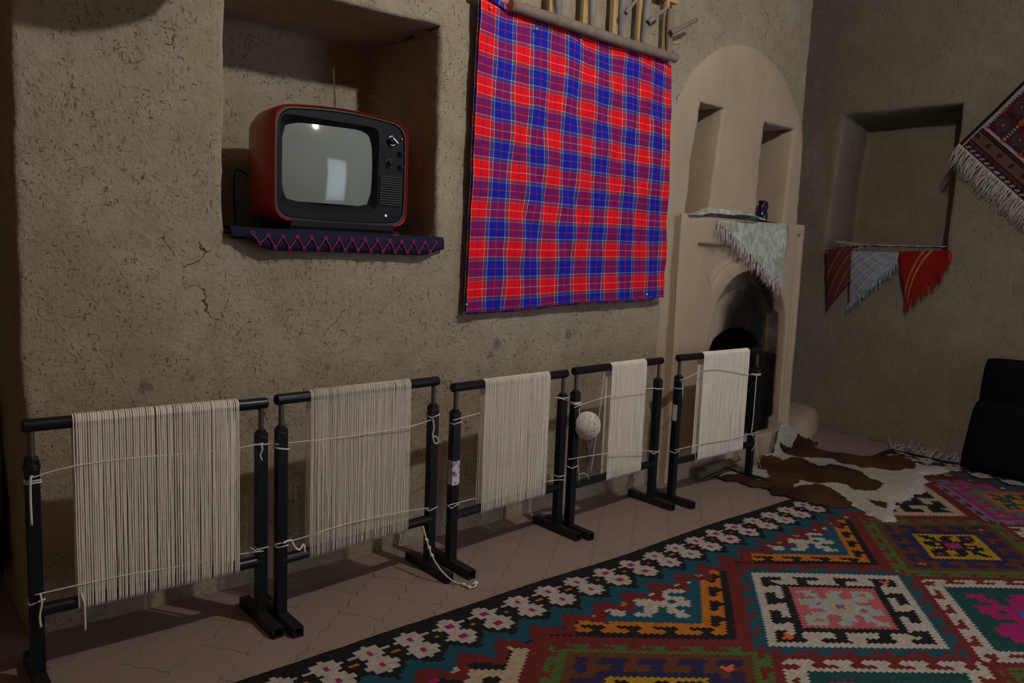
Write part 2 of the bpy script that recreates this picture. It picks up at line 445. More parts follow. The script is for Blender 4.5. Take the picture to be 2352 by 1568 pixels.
# ------------------------------------------------------------------ fireplace (lower body, ledge, firebox, plinth)
FX0, FX1, FY, FZ = 3.115, 4.275, 2.40, 1.362
t = NT('hearth_coat')
col = t.mix(t.step(t.noise(3, 4, .55), .3, .7), *COAT)
col = t.mix(t.math('MULTIPLY', t.step(t.noise(2.5, 3, .5, t.mapping((3, 3, .35))), .45, .75), .3), col, (.34, .30, .26))
so = t.n('ShaderNodeAttribute', attribute_name='soot')
sf = t.math('ADD', so.outputs['Fac'], t.math('MULTIPLY', t.math('SUBTRACT', t.noise(9, 5, .6), .5), .35), True)
col = t.mix(t.step(sf, .25, .75), col, t.mix(t.step(sf, .6, 1.0), (.075, .055, .04), (.012, .010, .009)))
M_hearth = t.out(col, .93, t.bump(t.noise(25, 4), .15, .01), spec=.15)
def add_attr(o, name, fn):
    at = o.data.attributes.new(name, 'FLOAT', 'POINT'); at.data.foreach_set('value', [fn(v.co) for v in o.data.vertices])
fire = thing('fireplace', (3.7, 2.46, 0), 'tan plastered corner fireplace with arched sooty hearth and ledge', 'fireplace')
NA = (3.400, 4.150, .150, 1.095, .13, 5)      # arched recess
NB = (3.600, 4.120, .150, .760, .36, 8)       # firebox mouth inside it
NG = (3.250, 4.060, 1.160, 1.222, .022, 2)    # shallow groove above
NP = (4.185, 4.222, .02, 1.30, .014, 2)
V, F = folded({'a': NA, 'b': NB, 'g': NG, 'p': NP}, FX0, FX1, 0, FZ, .022, .012)
vv = []
for a, b, d in V:
    x, z = a, b
    # warp the recess and mouth tops into arches
    for (n, H, c) in ((NA, .36, .55), (NB, .10, .25)):
        xc = (n[0]+n[1])/2; hw = (n[1]-n[0])/2; tt = abs(a-xc)/hw
        e = 1-math.sqrt(max(0, 1-min(tt, 1)**2))
        if tt > 1: e = max(0, 1-(tt-1)*hw/.12)
        wz = sstep((b-(n[3]-c))/c) if b <= n[3] else max(0, 1-(b-n[3])/.12)
        if n is NB: wz *= (1 if d > .1 else .6)
        z -= H*e*wz*(1 if NA[0]-.12 < a < NA[1]+.12 else 0)
    p = Vector((x, FY+d, z)); p += wobble(p, .005, 4, .001)
    # rounded outer edges
    ex = min(a-FX0, FX1-a, FZ-b)
    if ex < .02: p.y += (.02-ex)**2/.02*.6
    vv.append(p-fire.location)
body = make('hearth_body', MB().add(vv, F), M_hearth, fire, weld=2e-5, angle=180)
L0 = Vector(fire.location)
def soot(c):
    p = c+L0; d = p.y-FY
    v = 0
    if d > .06:
        dxx = (p.x-3.93)/(.27 if p.z > .6 else .40); v = max(0, 1.35-dxx*dxx)
        if p.z > .80: v *= max(0, 1-(p.z-.80)/.42)
        if d > .2: v = 1.2
    v = max(v, 0)
    if d <= .06 and p.z < .17 and 3.6 < p.x < 4.2: v = max(v, .45-abs(p.x-3.9))
    return min(1, v)
add_attr(body, 'soot', soot)
mb = MB()
mb.grid(lambda u, v: Vector((FX0, lerp(FY+.012, WY+.05, u), v*(FZ-.012)))-L0, 4, 30, True)
mb.grid(lambda u, v: Vector((FX1, lerp(FY+.012, WY+.06, u), v*(FZ-.012)))-L0, 8, 30)
mb.grid(lambda u, v: Vector((lerp(FX0, FX1, u), lerp(FY+.012, WY+.05, v), FZ-.012+.004*nz((u*6, v, 0), 2)))-L0, 40, 4)
o = make('ledge_and_sides', mb, M_hearth, fire, angle=180); add_attr(o, 'soot', lambda c: 0)
# plaster bank filling the corner at the foot
pts = [(4.10, 2.385), (4.35, 2.395), (4.60, 2.46), (4.80, 2.53), (4.98, 2.60), (5.17, 2.68)]
def bank(u, v):
    k = u*(len(pts)-1); i = min(int(k), len(pts)-2); f = k-i
    x = lerp(pts[i][0], pts[i+1][0], f); y = lerp(pts[i][1], pts[i+1][1], f)
    hh = lerp(.05, .13, sstep(u*1.6))
    if v < .4: q = v/.4; return Vector((x, y+.05*q*q, hh*q))-L0
    q = (v-.4)/.6; return Vector((x+.0*q, y+.05+.7*q, hh+.02*q+.01*nz((x*4, q*3, 0), 1)))-L0
o = make('trim_1', MB().grid(lambda u, v: bank(u, v)+L0, 40, 16), M_hearth, angle=180, kind='structure'); add_attr(o, 'soot', lambda c: 0)

# ------------------------------------------------------------------ kilim on the floor
C = dict(K=(.012, .011, .012), W=(.44, .405, .375), R=(.145, .020, .020), T=(.010, .075, .12), O=(.46, .15, .018), G=(.075, .125, .030),
         N=(.025, .020, .075), B=(.115, .038, .018), Y=(.40, .25, .02), P=(.42, .10, .12), S=(.32, .37, .36), M=(.33, .015, .13),
         L=(.16, .15, .26), D=(.012, .06, .07), H=(.13, .14, .13), C=(.45, .33, .18), V=(.12, .10, .35), X=(.60, .12, .05), U=(.03, .09, .42), E=(.42, .33, .24))
ST_A = ["PPPPPPPPPPPPP", "PSSPPPSSPSSSP", "PPSSPSSPPSOSP", "PPPSPSSPPSSSP", "PSSSSSSSSSSPP", "PSSPSCCCSPPPP", "PPSSSCVCSSSPP",
        "PPPPSCCCSPSSP", "PPSSSSSSSSSSP", "PSSSPPSSPSPPP", "PSOSPPSSPSSPP", "PSSSPSSPPPSSP", "PPPPPPPPPPPPP"]
ST_B = ["YYYYYYYYYYYYY", "YKKYYYKKYKKKY", "YYKKYKKYYKMKY", "YYYKYKKYYKKKY", "YKKKKKKKKKKYY", "YKKYKMMMKYYYY", "YYKKKMHMKKKYY",
        "YYYYKMMMKYKKY", "YYKKKKKKKKKKY", "YKKKYYKKYKYYY", "YKMKYYKKYKKYY", "YKKKYKKYYYKKY", "YYYYYYYYYYYYY"]
ST_T = ["TTTTTTTTTTTTT", "TWWTTTWWTWWWT", "TTWWTWWTTWWTT", "TTTWTWWTTWWTT", "TWWWWWWWWWWTT", "TWWTWWWWWTTTT", "TTWWWWWWWWWTT",
        "TTTTWWWWWTWWT", "TTWWWWWWWWWWT", "TWWWTTWWTWTTT", "TWWWTTWWTWWTT", "TTWWTWWTTTWWT", "TTTTTTTTTTTTT"]
ST_D = [r.replace('T', 'D').replace('W', 'M') for r in ST_T]
ST_D = [r[:5]+'UUU'+r[8:] if 4 < i < 8 else r for i, r in enumerate(ST_D)]; ST_D[6] = ST_D[6][:6]+'O'+ST_D[6][7:]
ST_C = [r.replace('Y', 'O').replace('K', 'D').replace('M', 'Y') for r in ST_B]
AU, AV = .4475, .3465
def hook(s, t, n=4):
    ph = (s*n/2+10.1+.10*t) % 1.0
    if t < .10: return True
    if ph < .36: return True
    return t > .52 and ph < .74
def stampc(st, p, q, half):
    i = int((p/half+1)/2*13); j = int((q/half+1)/2*13)
    return st[max(0, min(12, j))][max(0, min(12, i))]
def diamond(kind, du, dv):
    a, b = du/AU, dv/AV; r = abs(a)+abs(b); p, q = a+b, b-a
    s = (abs(a)-abs(b)) * (1 if a*b > 0 else -1)
    if kind == 'A':
        if r > 1.0 and 0: pass
        if max(abs(p), abs(q)) < .557: return stampc(ST_A, p, q, .557)
        if r < .64: return 'K'
        if r < .90:
            if abs(b)+abs(r-.775) < .05: return 'X'
            return 'W' if hook(s, (.90-r)/.26, 4) else 'K'
        if r < .98: return 'W'
        if r < 1.035: return 'T'
        return 'T' if r < 1.15 and hook(s, (r-1.035)/.115, 5) else 'R'
    if kind in 'BC':
        a2, outc, ringc, hk, st = (('B', 'G', 'B', 'N', ST_B) if kind == 'B' else ('C', 'L', 'M', 'H', ST_C))
        if max(abs(p), abs(q)) < .50: return stampc(st, p, q, .50)
        if r < .58: return hk
        if r < .86:
            if abs(b)+abs(r-.72) < .05: return 'X'
            return hk if hook(s, (r-.58)/.28, 5) else ringc
        if r < .95: return ringc
        if r < 1.02: return outc
        return outc if r < 1.14 and hook(s, (r-1.02)/.12, 5) else 'R'
    if kind == 'T':
        if max(abs(p), abs(q)) < .60: return stampc(ST_T, p, q, .60)
        if r < .64: return 'T'
        if r < .72: return 'O'
        if r < .90: return 'O' if hook(s, (r-.72)/.18, 5) else 'K'
        return 'K' if r < 1.0 else 'R'
    if kind == 'W':
        if r < .24: return 'M'
        if r < .42: return 'K'
        if r < .80: return 'K' if hook(s, (r-.42)/.38, 4) else 'E'
        return 'E' if r < .95 else 'R'
    if kind == 'D':
        if max(abs(p), abs(q)) < .74: return stampc(ST_D, p, q, .74)
        if r < .82: return 'D'
        if r < .91: return 'W'
        return 'W' if r < 1.07 and hook(s, (r-.90)/.16, 5) else 'R'
U0, V0R, PU, PV = 2.475, .735, .955, .43
ROW = {0: {-1: 'W', 0: 'T', 1: 'T', 2: 'W', 3: 'T'}, 1: {-2: 'A', -1: 'B', 0: 'A', 1: 'B', 2: 'C'}, 2: {}, 3: {-1: 'C', 0: 'B', 1: 'A', 2: 'B'}}
def rugcol(u, v):
    # v: distance from the wall-side edge; u: along the wall
    ed = 4.93-u
    if v < .028 or ed < .03: return 'K'
    vv, uu = (v, u) if v <= ed*1.2 else (ed*.85, v+.3)
    per = .137; ph = ((uu-.925)/per) % 1.0; x = (ph if ph < .5 else ph-1)*per
    tri = abs(ph-.5)*2           # 1 at flower, 0 between
    zz = .166+.072*tri
    if vv < zz:
        xm = per/2-abs(x)
        def fl(ax, dv, k=1.0): # eight-pointed flower
            m = max(abs(ax), abs(dv)*1.15); return m < .036*k or (abs(ax)+abs(dv)*1.1 < .056*k)
        if fl(abs(x), vv-.148): return 'M' if abs(x) < .011 and abs(vv-.148) < .009 else 'W'
        if xm < .011 and abs(vv-.112) < .009: return 'O'
        if fl(xm, vv-.112, .86): return 'K'
        if abs(x) < .011 and abs(vv-.080) < .009: return 'M'
        if fl(abs(x), vv-.080, .95) or (abs(vv-.078) < .013): return 'W'
        return 'K'
    if vv < zz+.055: return 'T'
    if vv < zz+.115:
        if abs(x) < .012 and abs(vv-.292) < .010: return 'KOSNWTYC'[int(uu/per*3) % 8]
        return 'R'
    best = None
    for r in (0, 1, 2, 3, 4):
        cv = V0R+PV*(r-1)
        if abs(v-cv) > .6: continue
        off = 0 if r % 2 == 1 else .5
        k = round((u-U0)/PU-off)
        cu = U0+PU*(k+off)
        # for even rows index so that u=1.997 -> 0
        kk = k+1 if r % 2 == 0 else k
        d = abs(u-cu)/AU+abs(v-cv)/AV
        if best is None or d < best[0]: best = (d, r, kk, u-cu, v-cv)
    d, r, kk, du, dv = best
    kind = {0: ROW[0].get(kk, 'W'), 1: ROW[1].get(kk, 'A'), 2: 'D' if kk % 3 != 2 else 'D', 3: ROW[3].get(kk, 'B'), 4: 'T'}[r]
    return diamond(kind, du, dv)
CU_, CV_ = .0149, .01155
rx0, rx1, rv1 = -.6, 4.93, 1.95
nu, nv = int((rx1-rx0)/CU_), int(rv1/CV_)
verts = []; faces = []; cols = []
RZ = .007
def rz(u, v): return RZ+.0025*nz((u, v, 0), 3)+.001*nz((u, v, 2), 14)
def redge(u): return .012*nz((u, 5, 0), 1.6)+.19*sstep((u-3.45)/1.5)
for j in range(nv+1):
    for i in range(nu+1):
        u, v = rx0+i*CU_, j*CV_
        jit = .0012
        verts.append((u+random.uniform(-jit, jit), 1.888-v+redge(u)*max(0, 1-v*.9)+random.uniform(-jit, jit)*.7, rz(u, v)))
rr = random.Random(3)
for j in range(nv):
    for i in range(nu):
        a = j*(nu+1)+i; faces.append((a, a+nu+1, a+nu+2, a+1))
        c = C[rugcol(rx0+(i+.5)*CU_, (j+.5)*CV_)]; k = rr.uniform(.93, 1.07)
        cols.append(tuple(x*k for x in c))
# thickness: skirt round the outline
nb = len(verts)
ring = [i for i in range(nu+1)]+[(j)*(nu+1)+nu for j in range(1, nv+1)]+[nv*(nu+1)+i for i in range(nu-1, -1, -1)]+[j*(nu+1) for j in range(nv-1, 0, -1)]
for k in ring: x, y, z = verts[k]; verts.append((x, y, .0005))
for k in range(len(ring)):
    k2 = (k+1) % len(ring); faces.append((ring[k], ring[k2], nb+k2, nb+k)); cols.append(C['K'])
rug = thing('floor_kilim', (2.2, .9, 0), 'large kilim on the floor with hooked diamonds and white flower border', 'rug')
mb = MB(); mb.v = [(x-2.2, y-.9, z) for x, y, z in verts]; mb.f = faces; mb.c = cols
make('woven_field', mb, M_rug, rug, angle=180)
def strands(mb, pts, dirs, L, r, jit=.3, seg=4, n=3, droop=0.0, wave=.15, rnd=random):
    for p, d in zip(pts, dirs):
        d = Vector(d).normalized(); l = L*rnd.uniform(1-jit, 1+jit*.4)
        side = d.cross(Vector((.3, .5, .8))).normalized(); side2 = d.cross(side)
        a1, a2 = rnd.uniform(-wave, wave), rnd.uniform(-wave, wave); q = []
        for k in range(seg+1):
            s = k/seg
            q.append(Vector(p)+d*(l*s)+side*(l*a1*math.sin(s*2.6))+side2*(l*a2*s*s)+Vector((0, 0, -droop*l*s*s)))
        mb.tube(q, [r*(1-.35*k/seg) for k in range(seg+1)], n, True)
M_fringe = simple('greyish_wool_fringe', (.46, .43, .44), .95, 0, .3, 80, .3, .001, .2)
mb = MB(); pp = []; dd = []
for i in range(270):
    y = 2.12-i*.0095
    for k in range(2):
        pp.append(Vector((4.925+random.uniform(-.005, .02)-2.2, y-.05-.9+random.uniform(-.005, .005), .008))); dd.append((1, random.uniform(-.7, .7), random.uniform(.2, 1.1)))
strands(mb, pp, dd, .12, .0036, .4, 5, 3, .35, .5)
for i, v in enumerate(mb.v):
    if v[2] < .002: mb.v[i] = (v[0], v[1], .002)
make('fringe', mb, M_fringe, rug, kind='stuff', angle=180)

# ------------------------------------------------------------------ looms
def loom(x0, x1, yl, yr, ztop, wx0, wx1, pitch, label, thr=.0021, back=.0, zlo=.192, ex=.03):
    """x0,x1: post centres; wx0,wx1: warp span"""
    o = thing('carpet_loom', ((x0+x1)/2, (yl+yr)/2, 0), label, 'loom', 'small carpet looms standing in a row')
    O = Vector(o.location); T = .0150; zp = ztop-.118
    def Y(x): return lerp(yl, yr, (x-x0)/(x1-x0))
    for x in (x0, x1):
        y = Y(x)
        make('post', MB().box(Vector((x, y, (zp+.02)/2+.010))-O, (2*T, 2*T, zp-.01)), M_black, o, smooth=False)
        # foot: hollow square tube lying front to back
        mb = MB(); f0, f1 = y-.13, y+.13; w_ = .0155; i_ = .0122
        def sq(yy, h): return [Vector((x+a*h, yy, 0.0158+b*h))-O for a, b in ((-1, -1), (1, -1), (1, 1), (-1, 1))]
        rings = [sq(f1, i_), sq(f1, w_), sq(f0, w_), sq(f0, i_), sq(f0+.05, i_)]
        vs_ = sum(rings, []); fs_ = []
        for k in range(4):
            for q in range(4): fs_.append((k*4+q, k*4+(q+1) % 4, (k+1)*4+(q+1) % 4, (k+1)*4+q))
        fs_ += [(3, 2, 1, 0), (16, 17, 18, 19)]
        mb.add(vs_, fs_); make('foot', mb, M_blackmat, o, smooth=False)
        p = Vector((x, y, 0))-O
        mb = MB(); mb.lathe([(.010, zp-.01), (.0195, zp-.01), (.020, zp+.002), (.0155, zp+.006), (.015, zp+.022), (.010, zp+.024)], 8, p)
        make('collar_nut', mb, M_blackmat, o)
        mb = MB(); mb.lathe([(.0088 if k % 2 else .0075, zp+.02+k*.003) for k in range(int((ztop-zp-.03)/.003))], 10, p)
        make('threaded_rod', mb, M_steel, o, angle=180)
    ya, yb = Y(x0-ex), Y(x1+ex)
    def rod(xa, xb, z, r, nm):
        mb = MB(); n = 14; A_ = Vector((xa, Y(xa), z))-O; B_ = Vector((xb, Y(xb), z))-O
        d = (B_-A_).normalized()
        mb.tube([A_, A_+d*.003, B_-d*.003, B_], [r-.003, r, r, r-.003], 18)
        return make(nm, mb, M_black, o)
    R1, R2 = .0165, .0165
    rod(x0-ex*.6, x1+ex*.6, ztop-R1, R1, 'top_bar'); rod(x0, x1, zlo, R2, 'bottom_bar')
    # warp: each thread loops round both bars
    mb = MB(); rr = random.Random(int(x0*1000)); x = wx0; zt = ztop-R1
    R1 += thr*.9; R2 += thr*.9
    gapn = 0
    while x < wx1:
        xx = x+rr.uniform(-.0006, .0006); y = Y(xx); xb = xx+pitch*.5
        pts = []; sl = rr.uniform(-.0015, .0015)
        for k in range(7):   # over the top, front to back
            q = math.pi*k/6; pts.append(Vector((lerp(xx, xb, k/6), y-R1*math.cos(q), zt+R1*math.sin(q))))
        for k in range(1, 4): pts.append(Vector((xb+sl, y+lerp(R1, R2, k/4)+rr.uniform(-.001, .001), lerp(zt, zlo, k/4))))
        for k in range(7):   # under the bottom, back to front
            q = math.pi*k/6; pts.append(Vector((lerp(xb, xx+pitch*.15, k/6)+sl, y+R2*math.cos(q), zlo-R2*math.sin(q))))
        for k in range(1, 6): pts.append(Vector((lerp(xx+pitch*.15+sl, xx, k/6)+rr.uniform(-.0007, .0007), y-lerp(R2, R1, k/6)+rr.uniform(-.001, .001), lerp(zlo, zt, k/6))))
        pts.append(pts[0]); tw = thr*rr.uniform(.85, 1.12)
        mb.tube([p-O for p in pts], tw, 4, False)
        x += pitch*(1 if rr.random() > .04 else rr.uniform(1.10, 1.40))
    make('warp_threads', mb, M_warp, o, kind='stuff', angle=180)
    return o, O, Y
def cord(o, O, pts, r=.0022, name='tie_cord', mat=None, n=5):
    # smooth the polyline a little
    P = [Vector(p) for p in pts]; Q = []
    for i in range(len(P)-1):
        p0, p1, p2, p3 = P[max(i-1, 0)], P[i], P[i+1], P[min(i+2, len(P)-1)]
        for k in range(5):
            s = k/5
            Q.append(.5*((2*p1)+(p2-p0)*s+(2*p0-5*p1+4*p2-p3)*s*s+(3*p1-p0-3*p2+p3)*s**3))
    Q.append(P[-1])
    return make(name, MB().tube([p-O for p in Q], r, n), mat or M_cord, o, angle=180)
def wrap(o, O, x, y, z, r=.0023, turns=1, tilt=.0):
    h = .0168
    for k in range(turns):
        zz = z-k*.006
        c = [Vector((x-h, y-h, zz+tilt)), Vector((x+h, y-h, zz-tilt)), Vector((x+h, y+h, zz)), Vector((x-h, y+h, zz)), Vector((x-h, y-h, zz+tilt))]
        make('tie_wrap', MB().tube([p-O for p in c], r, 5), M_cord, o, angle=180)

def px(x, y, Y): return ony(x, y, Y)
# posts measured in the photograph at the looms' depth
YL = 2.185
def post_x(p, q, Y): return onz(p, q, .03).x
L = []
def cross(o, O, pts, y, r=.0018):
    cord(o, O, [ony(a, b, y+dy_-.004) for a, b, dy_ in pts], r, 'cross_string')

# loom beside the wall end (first)
y1 = 2.19; xa, xb = .316, .898
o, O, Y = loom(xa, xb, y1, y1-.01, .690, px(163, 980, y1).x+.002, px(540, 940, y1).x, .0056,
               'widest-warped black carpet loom, next to the dark wall end', .0026)
cross(o, O, [(70, 1098, -.022), (160, 1072, -.020), (300, 1052, -.020), (420, 1042, -.020), (537, 1030, -.022), (605, 1017, -.022)], y1)
cross(o, O, [(80, 1366, -.022), (180, 1343, -.020), (300, 1318, -.020), (420, 1298, -.020), (527, 1276, -.020), (605, 1265, -.022)], y1)
wrap(o, O, xa, y1, .537, turns=2); wrap(o, O, xb, y1-.01, .553); wrap(o, O, xa, y1, .222, .0026, tilt=-.004); wrap(o, O, xb, y1-.01, .236)
cord(o, O, [ony(75, 1094, y1-.026), ony(70, 1100, y1-.028), ony(70, 1150, y1-.026), ony(73, 1206, y1-.026)], .0032, 'cord_tail')
cord(o, O, [ony(92, 1362, y1-.026), ony(96, 1385, y1-.028), ony(91, 1415, y1-.026), ony(94, 1440, y1-.026)], .0030, 'cord_tail')
cord(o, O, [ony(186, 1362, y1-.022), ony(193, 1385, y1-.026), ony(195, 1420, y1-.024), ony(196, 1446, y1-.022)], .0030, 'cord_tail')
cord(o, O, [ony(598, 1018, y1-.034), ony(603, 1030, y1-.038), ony(598, 1045, y1-.036), ony(602, 1056, y1-.036), ony(597, 1046, y1-.034)], .0025, 'cord_tail')
cord(o, O, [ony(580, 1262, y1-.03), ony(574, 1256, y1-.034), ony(590, 1266, y1-.034), ony(598, 1262, y1-.036)], .0015, 'cord_tail')

y2 = 2.17; xa, xb = .947, 1.525
o, O, Y = loom(xa, xb, y2-.02, y2+.03, .703, px(706, 900, y2).x, px(948, 875, y2).x, .0042, 'black carpet loom with a braided cord trailing from its foot onto the floor', .00155)
cross(o, O, [(632, 1020, -.03), (690, 1014, -.026), (790, 1004, -.02), (860, 993, -.016), (945, 978, -.012), (990, 964, -.008)], y2+.0)
cross(o, O, [(632, 1250, -.035), (690, 1236, -.024), (760, 1213, -.022), (850, 1190, -.016), (930, 1174, -.012), (985, 1166, -.004)], y2)
wrap(o, O, xa, y2-.02, .540, .0028, tilt=.004); wrap(o, O, xb, y2+.03, .566, tilt=-.004); wrap(o, O, xa, y2-.02, .240); wrap(o, O, xb, y2+.03, .232, tilt=-.004)
cord(o, O, [ony(994, 962, y2+.002), ony(997, 980, y2), ony(994, 1000, y2), ony(999, 1018, y2), ony(1007, 1014, y2), ony(1002, 1003, y2), ony(996, 1002, y2)], .0028, 'cord_tail')
cord(o, O, [ony(650, 1247, y2-.045), ony(668, 1240, y2-.03), ony(676, 1255, y2-.03), ony(688, 1262, y2-.03), ony(697, 1250, y2-.024), ony(700, 1268, y2-.024)], .0036, 'cord_tail')
cord(o, O, [ony(917, 1218, y2-.01), ony(920, 1235, y2-.01), ony(917, 1250, y2-.01), ony(923, 1252, y2-.01)], .0016, 'cord_tail')
mbp = [ony(972, 1208, y2), ony(980, 1240, y2-.02), ony(992, 1275, y2-.05), ony(1010, 1305, y2-.08), ony(1032, 1328, y2-.11)]
fl = [onz(1048, 1338, .005), onz(1065, 1342, .005), onz(1078, 1348, .006), onz(1090, 1347, .006), onz(1094, 1338, .006), onz(1086, 1341, .01)]
c = cord(o, O, mbp+fl, .0029, 'braided_cord')
for k, q in enumerate((mbp[1], (mbp[1]+mbp[2])/2, mbp[2], fl[1], fl[2], fl[4])):
    make('knot', MB().tube([q-O+Vector((-.006, 0, .006)), q-O, q-O+Vector((.006, 0, -.006))], [.003, .0068, .003], 7), M_cord, c, angle=180)

y3 = 2.19; xa, xb = 1.607, 2.178
o, O, Y = loom(xa, xb, y3-.01, y3+.035, .678, px(1109, 880, y3).x, px(1269, 860, y3).x, .0036, 'black carpet loom with a scribbled paper tag on its post', .0014)
cross(o, O, [(1040, 965, -.03), (1092, 951, -.004), (1115, 946, .03)], y3); cross(o, O, [(1268, 911, .02), (1285, 914, 0), (1303, 919, .0)], y3)
cross(o, O, [(1030, 1160, -.03), (1080, 1147, -.016), (1095, 1144, .014)], y3); cross(o, O, [(1250, 1106, 0), (1280, 1102, .0), (1298, 1102, .004)], y3)
wrap(o, O, xa, y3-.01, .536, tilt=-.003); wrap(o, O, xb, y3+.035, .565); wrap(o, O, xa, y3-.01, .233, tilt=-.006); wrap(o, O, xb, y3+.035, .240)
P_ = ony(1031, 1090, y3-.03)
make('paper_tag', MB().box(Vector((xa, y3-.01-.0156, P_.z))-O, (.0312, .001, .088)).box(Vector((xa-.0156, y3-.01-.002, P_.z))-O, (.001, .026, .088)), M_paper, o, smooth=False)

y4 = 2.20; xa, xb = 2.226, 2.806
o, O, Y = loom(xa, xb, y4-.0, y4+.045, .690, px(1406, 850, y4).x, px(1494, 828, y4).x, .0034, 'black carpet loom with the narrowest warp and a yarn ball hung at its post', .0014)
cross(o, O, [(1318, 936, -.04), (1350, 924, -.024), (1400, 909, -.018), (1440, 900, -.012), (1490, 892, -.004), (1525, 893, .014)], y4)
cross(o, O, [(1305, 1055, -.04), (1345, 1048, -.026), (1400, 1040, -.018), (1440, 1036, -.012), (1490, 1035, -.0), (1512, 1038, .014)], y4)
wrap(o, O, xa, y4, .545, .003, 2); wrap(o, O, xb, y4+.045, .545, .0026); wrap(o, O, xa, y4, .276, .0026, tilt=-.003); wrap(o, O, xb, y4+.045, .247, .0028, tilt=-.005)
cord(o, O, [ony(1388, 858, y4-.015), ony(1378, 940, y4-.02), ony(1365, 1030, y4-.02), ony(1357, 1085, y4-.015)], .0016, 'loose_thread')
cord(o, O, [ony(1327, 1055, y4-.03), ony(1329, 1080, y4-.034), ony(1331, 1105, y4-.03)], .0016, 'loose_thread')
cord(o, O, [ony(1330, 1090, y4-.03), ony(1340, 1086, y4-.034), ony(1350, 1092, y4-.03), ony(1353, 1102, y4-.03)], .0016, 'loose_thread')
# ball of yarn hanging from the post
bc = ony(1349, 977, y4-.035); br = .052
yb_ = thing('yarn_ball', bc, 'ball of white cotton yarn hanging at a loom post', 'yarn')
mb = MB(); mb.lathe([(.002, -br*1.05)]+[(br*math.sin(math.pi*k/14), -br*1.08*math.cos(math.pi*k/14)) for k in range(1, 14)]+[(.002, br*1.05)], 20)
make('core', mb, simple('ball_core', (.42, .39, .35), .95), yb_, angle=180)
mb = MB(); rr = random.Random(5)
for k in range(60):
    ax = Vector((rr.gauss(0, 1), rr.gauss(0, 1), rr.gauss(0, .7))).normalized(); e1 = ax.orthogonal().normalized(); e2 = ax.cross(e1)
    h = rr.uniform(-.45, .45); r_ = math.sqrt(1-h*h)*(br+.0012)
    q = [ax*(h*br)+e1*(r_*math.cos(a_*math.pi/9))+e2*(r_*math.sin(a_*math.pi/9)) for a_ in range(19)]
    mb.tube([Vector((p.x, p.y, p.z*1.07)) for p in q], .0021, 4, False)
make('wound_strands', mb, M_cord, yb_, kind='stuff', angle=180)
for q in (((1331, 936, -.035), (1330, 945, -.06), (1332, 962, -.075), (1338, 978, -.085)), ((1349, 1008, -.05), (1352, 1025, -.045), (1354, 1042, -.045)), ((1362, 1000, -.05), (1360, 1015, -.045), (1355, 1030, -.045))):
    make('loose_end', MB().tube([ony(a_, b_, y4+c_)-bc for a_, b_, c_ in q], .0016, 4), M_cord, yb_, angle=180)

y5 = 2.205; xa, xb = 2.905, 3.548
o, O, Y = loom(xa, xb, y5, y5+.0, .703, px(1611, 815, y5).x, px(1716, 800, y5).x, .0040, 'black carpet loom in front of the fireplace', .00165)
cross(o, O, [(1562, 873, -.03), (1585, 864, -.025), (1612, 852, -.020), (1640, 848, -.02), (1680, 853, -.02), (1716, 860, -.02), (1745, 858, -.026)], y5)
cross(o, O, [(1550, 1033, -.03), (1600, 1022, -.02), (1640, 1014, -.02), (1680, 1008, -.02), (1716, 998, -.02), (1740, 992, -.026)], y5)
wrap(o, O, xa, y5, .545); wrap(o, O, xb, y5, .566, .0026, 2); wrap(o, O, xa, y5, .243, tilt=-.003); wrap(o, O, xb, y5, .245)
cord(o, O, [ony(1567, 872, y5-.03), ony(1568, 890, y5-.03), ony(1568, 912, y5-.03)], .002, 'cord_tail')
cord(o, O, [ony(1738, 860, y5-.028), ony(1734, 910, y5-.03), ony(1730, 960, y5-.03), ony(1726, 992, y5-.03)], .0024, 'cord_tail')
cord(o, O, [ony(1726, 992, y5-.032), ony(1736, 1015, y5-.034), ony(1740, 1045, y5-.034), ony(1748, 1075, y5-.034)], .0014, 'loose_thread')
cord(o, O, [ony(1738, 998, y5-.032), ony(1735, 1020, y5-.034), ony(1726, 1036, y5-.034)], .0014, 'loose_thread')
cord(o, O, [ony(1595, 1030, y5-.02), ony(1597, 1048, y5-.024), ony(1599, 1065, y5-.024)], .0018, 'loose_thread')
make('white_sticker', MB().box(Vector((xa-.0156, y5-.002, ony(1551, 947, y5).z))-O, (.001, .024, .075)), M_paperw, o, smooth=False)

# ------------------------------------------------------------------ hanging bulb (the lamp of the room)
lamp = thing('ceiling_lamp', LAMP, 'bare bulb hanging on a cord from the ceiling', 'lamp')
make('bulb', MB().lathe([(.003, -.042)]+[(.036*math.sin(math.pi*k/10), -.040*math.cos(math.pi*k/10)) for k in range(1, 9)]+[(.014, .046)], 16), M_bulb, lamp, angle=180)
make('socket', MB().lathe([(.006, .048), (.019, .048), (.019, .085), (.008, .10), (.004, .101)], 14), M_tvblack, lamp)
make('flex', MB().tube([(0, 0, .10), (.003, .002, .2), (0, 0, .34)], .004, 6), M_rubber, lamp)

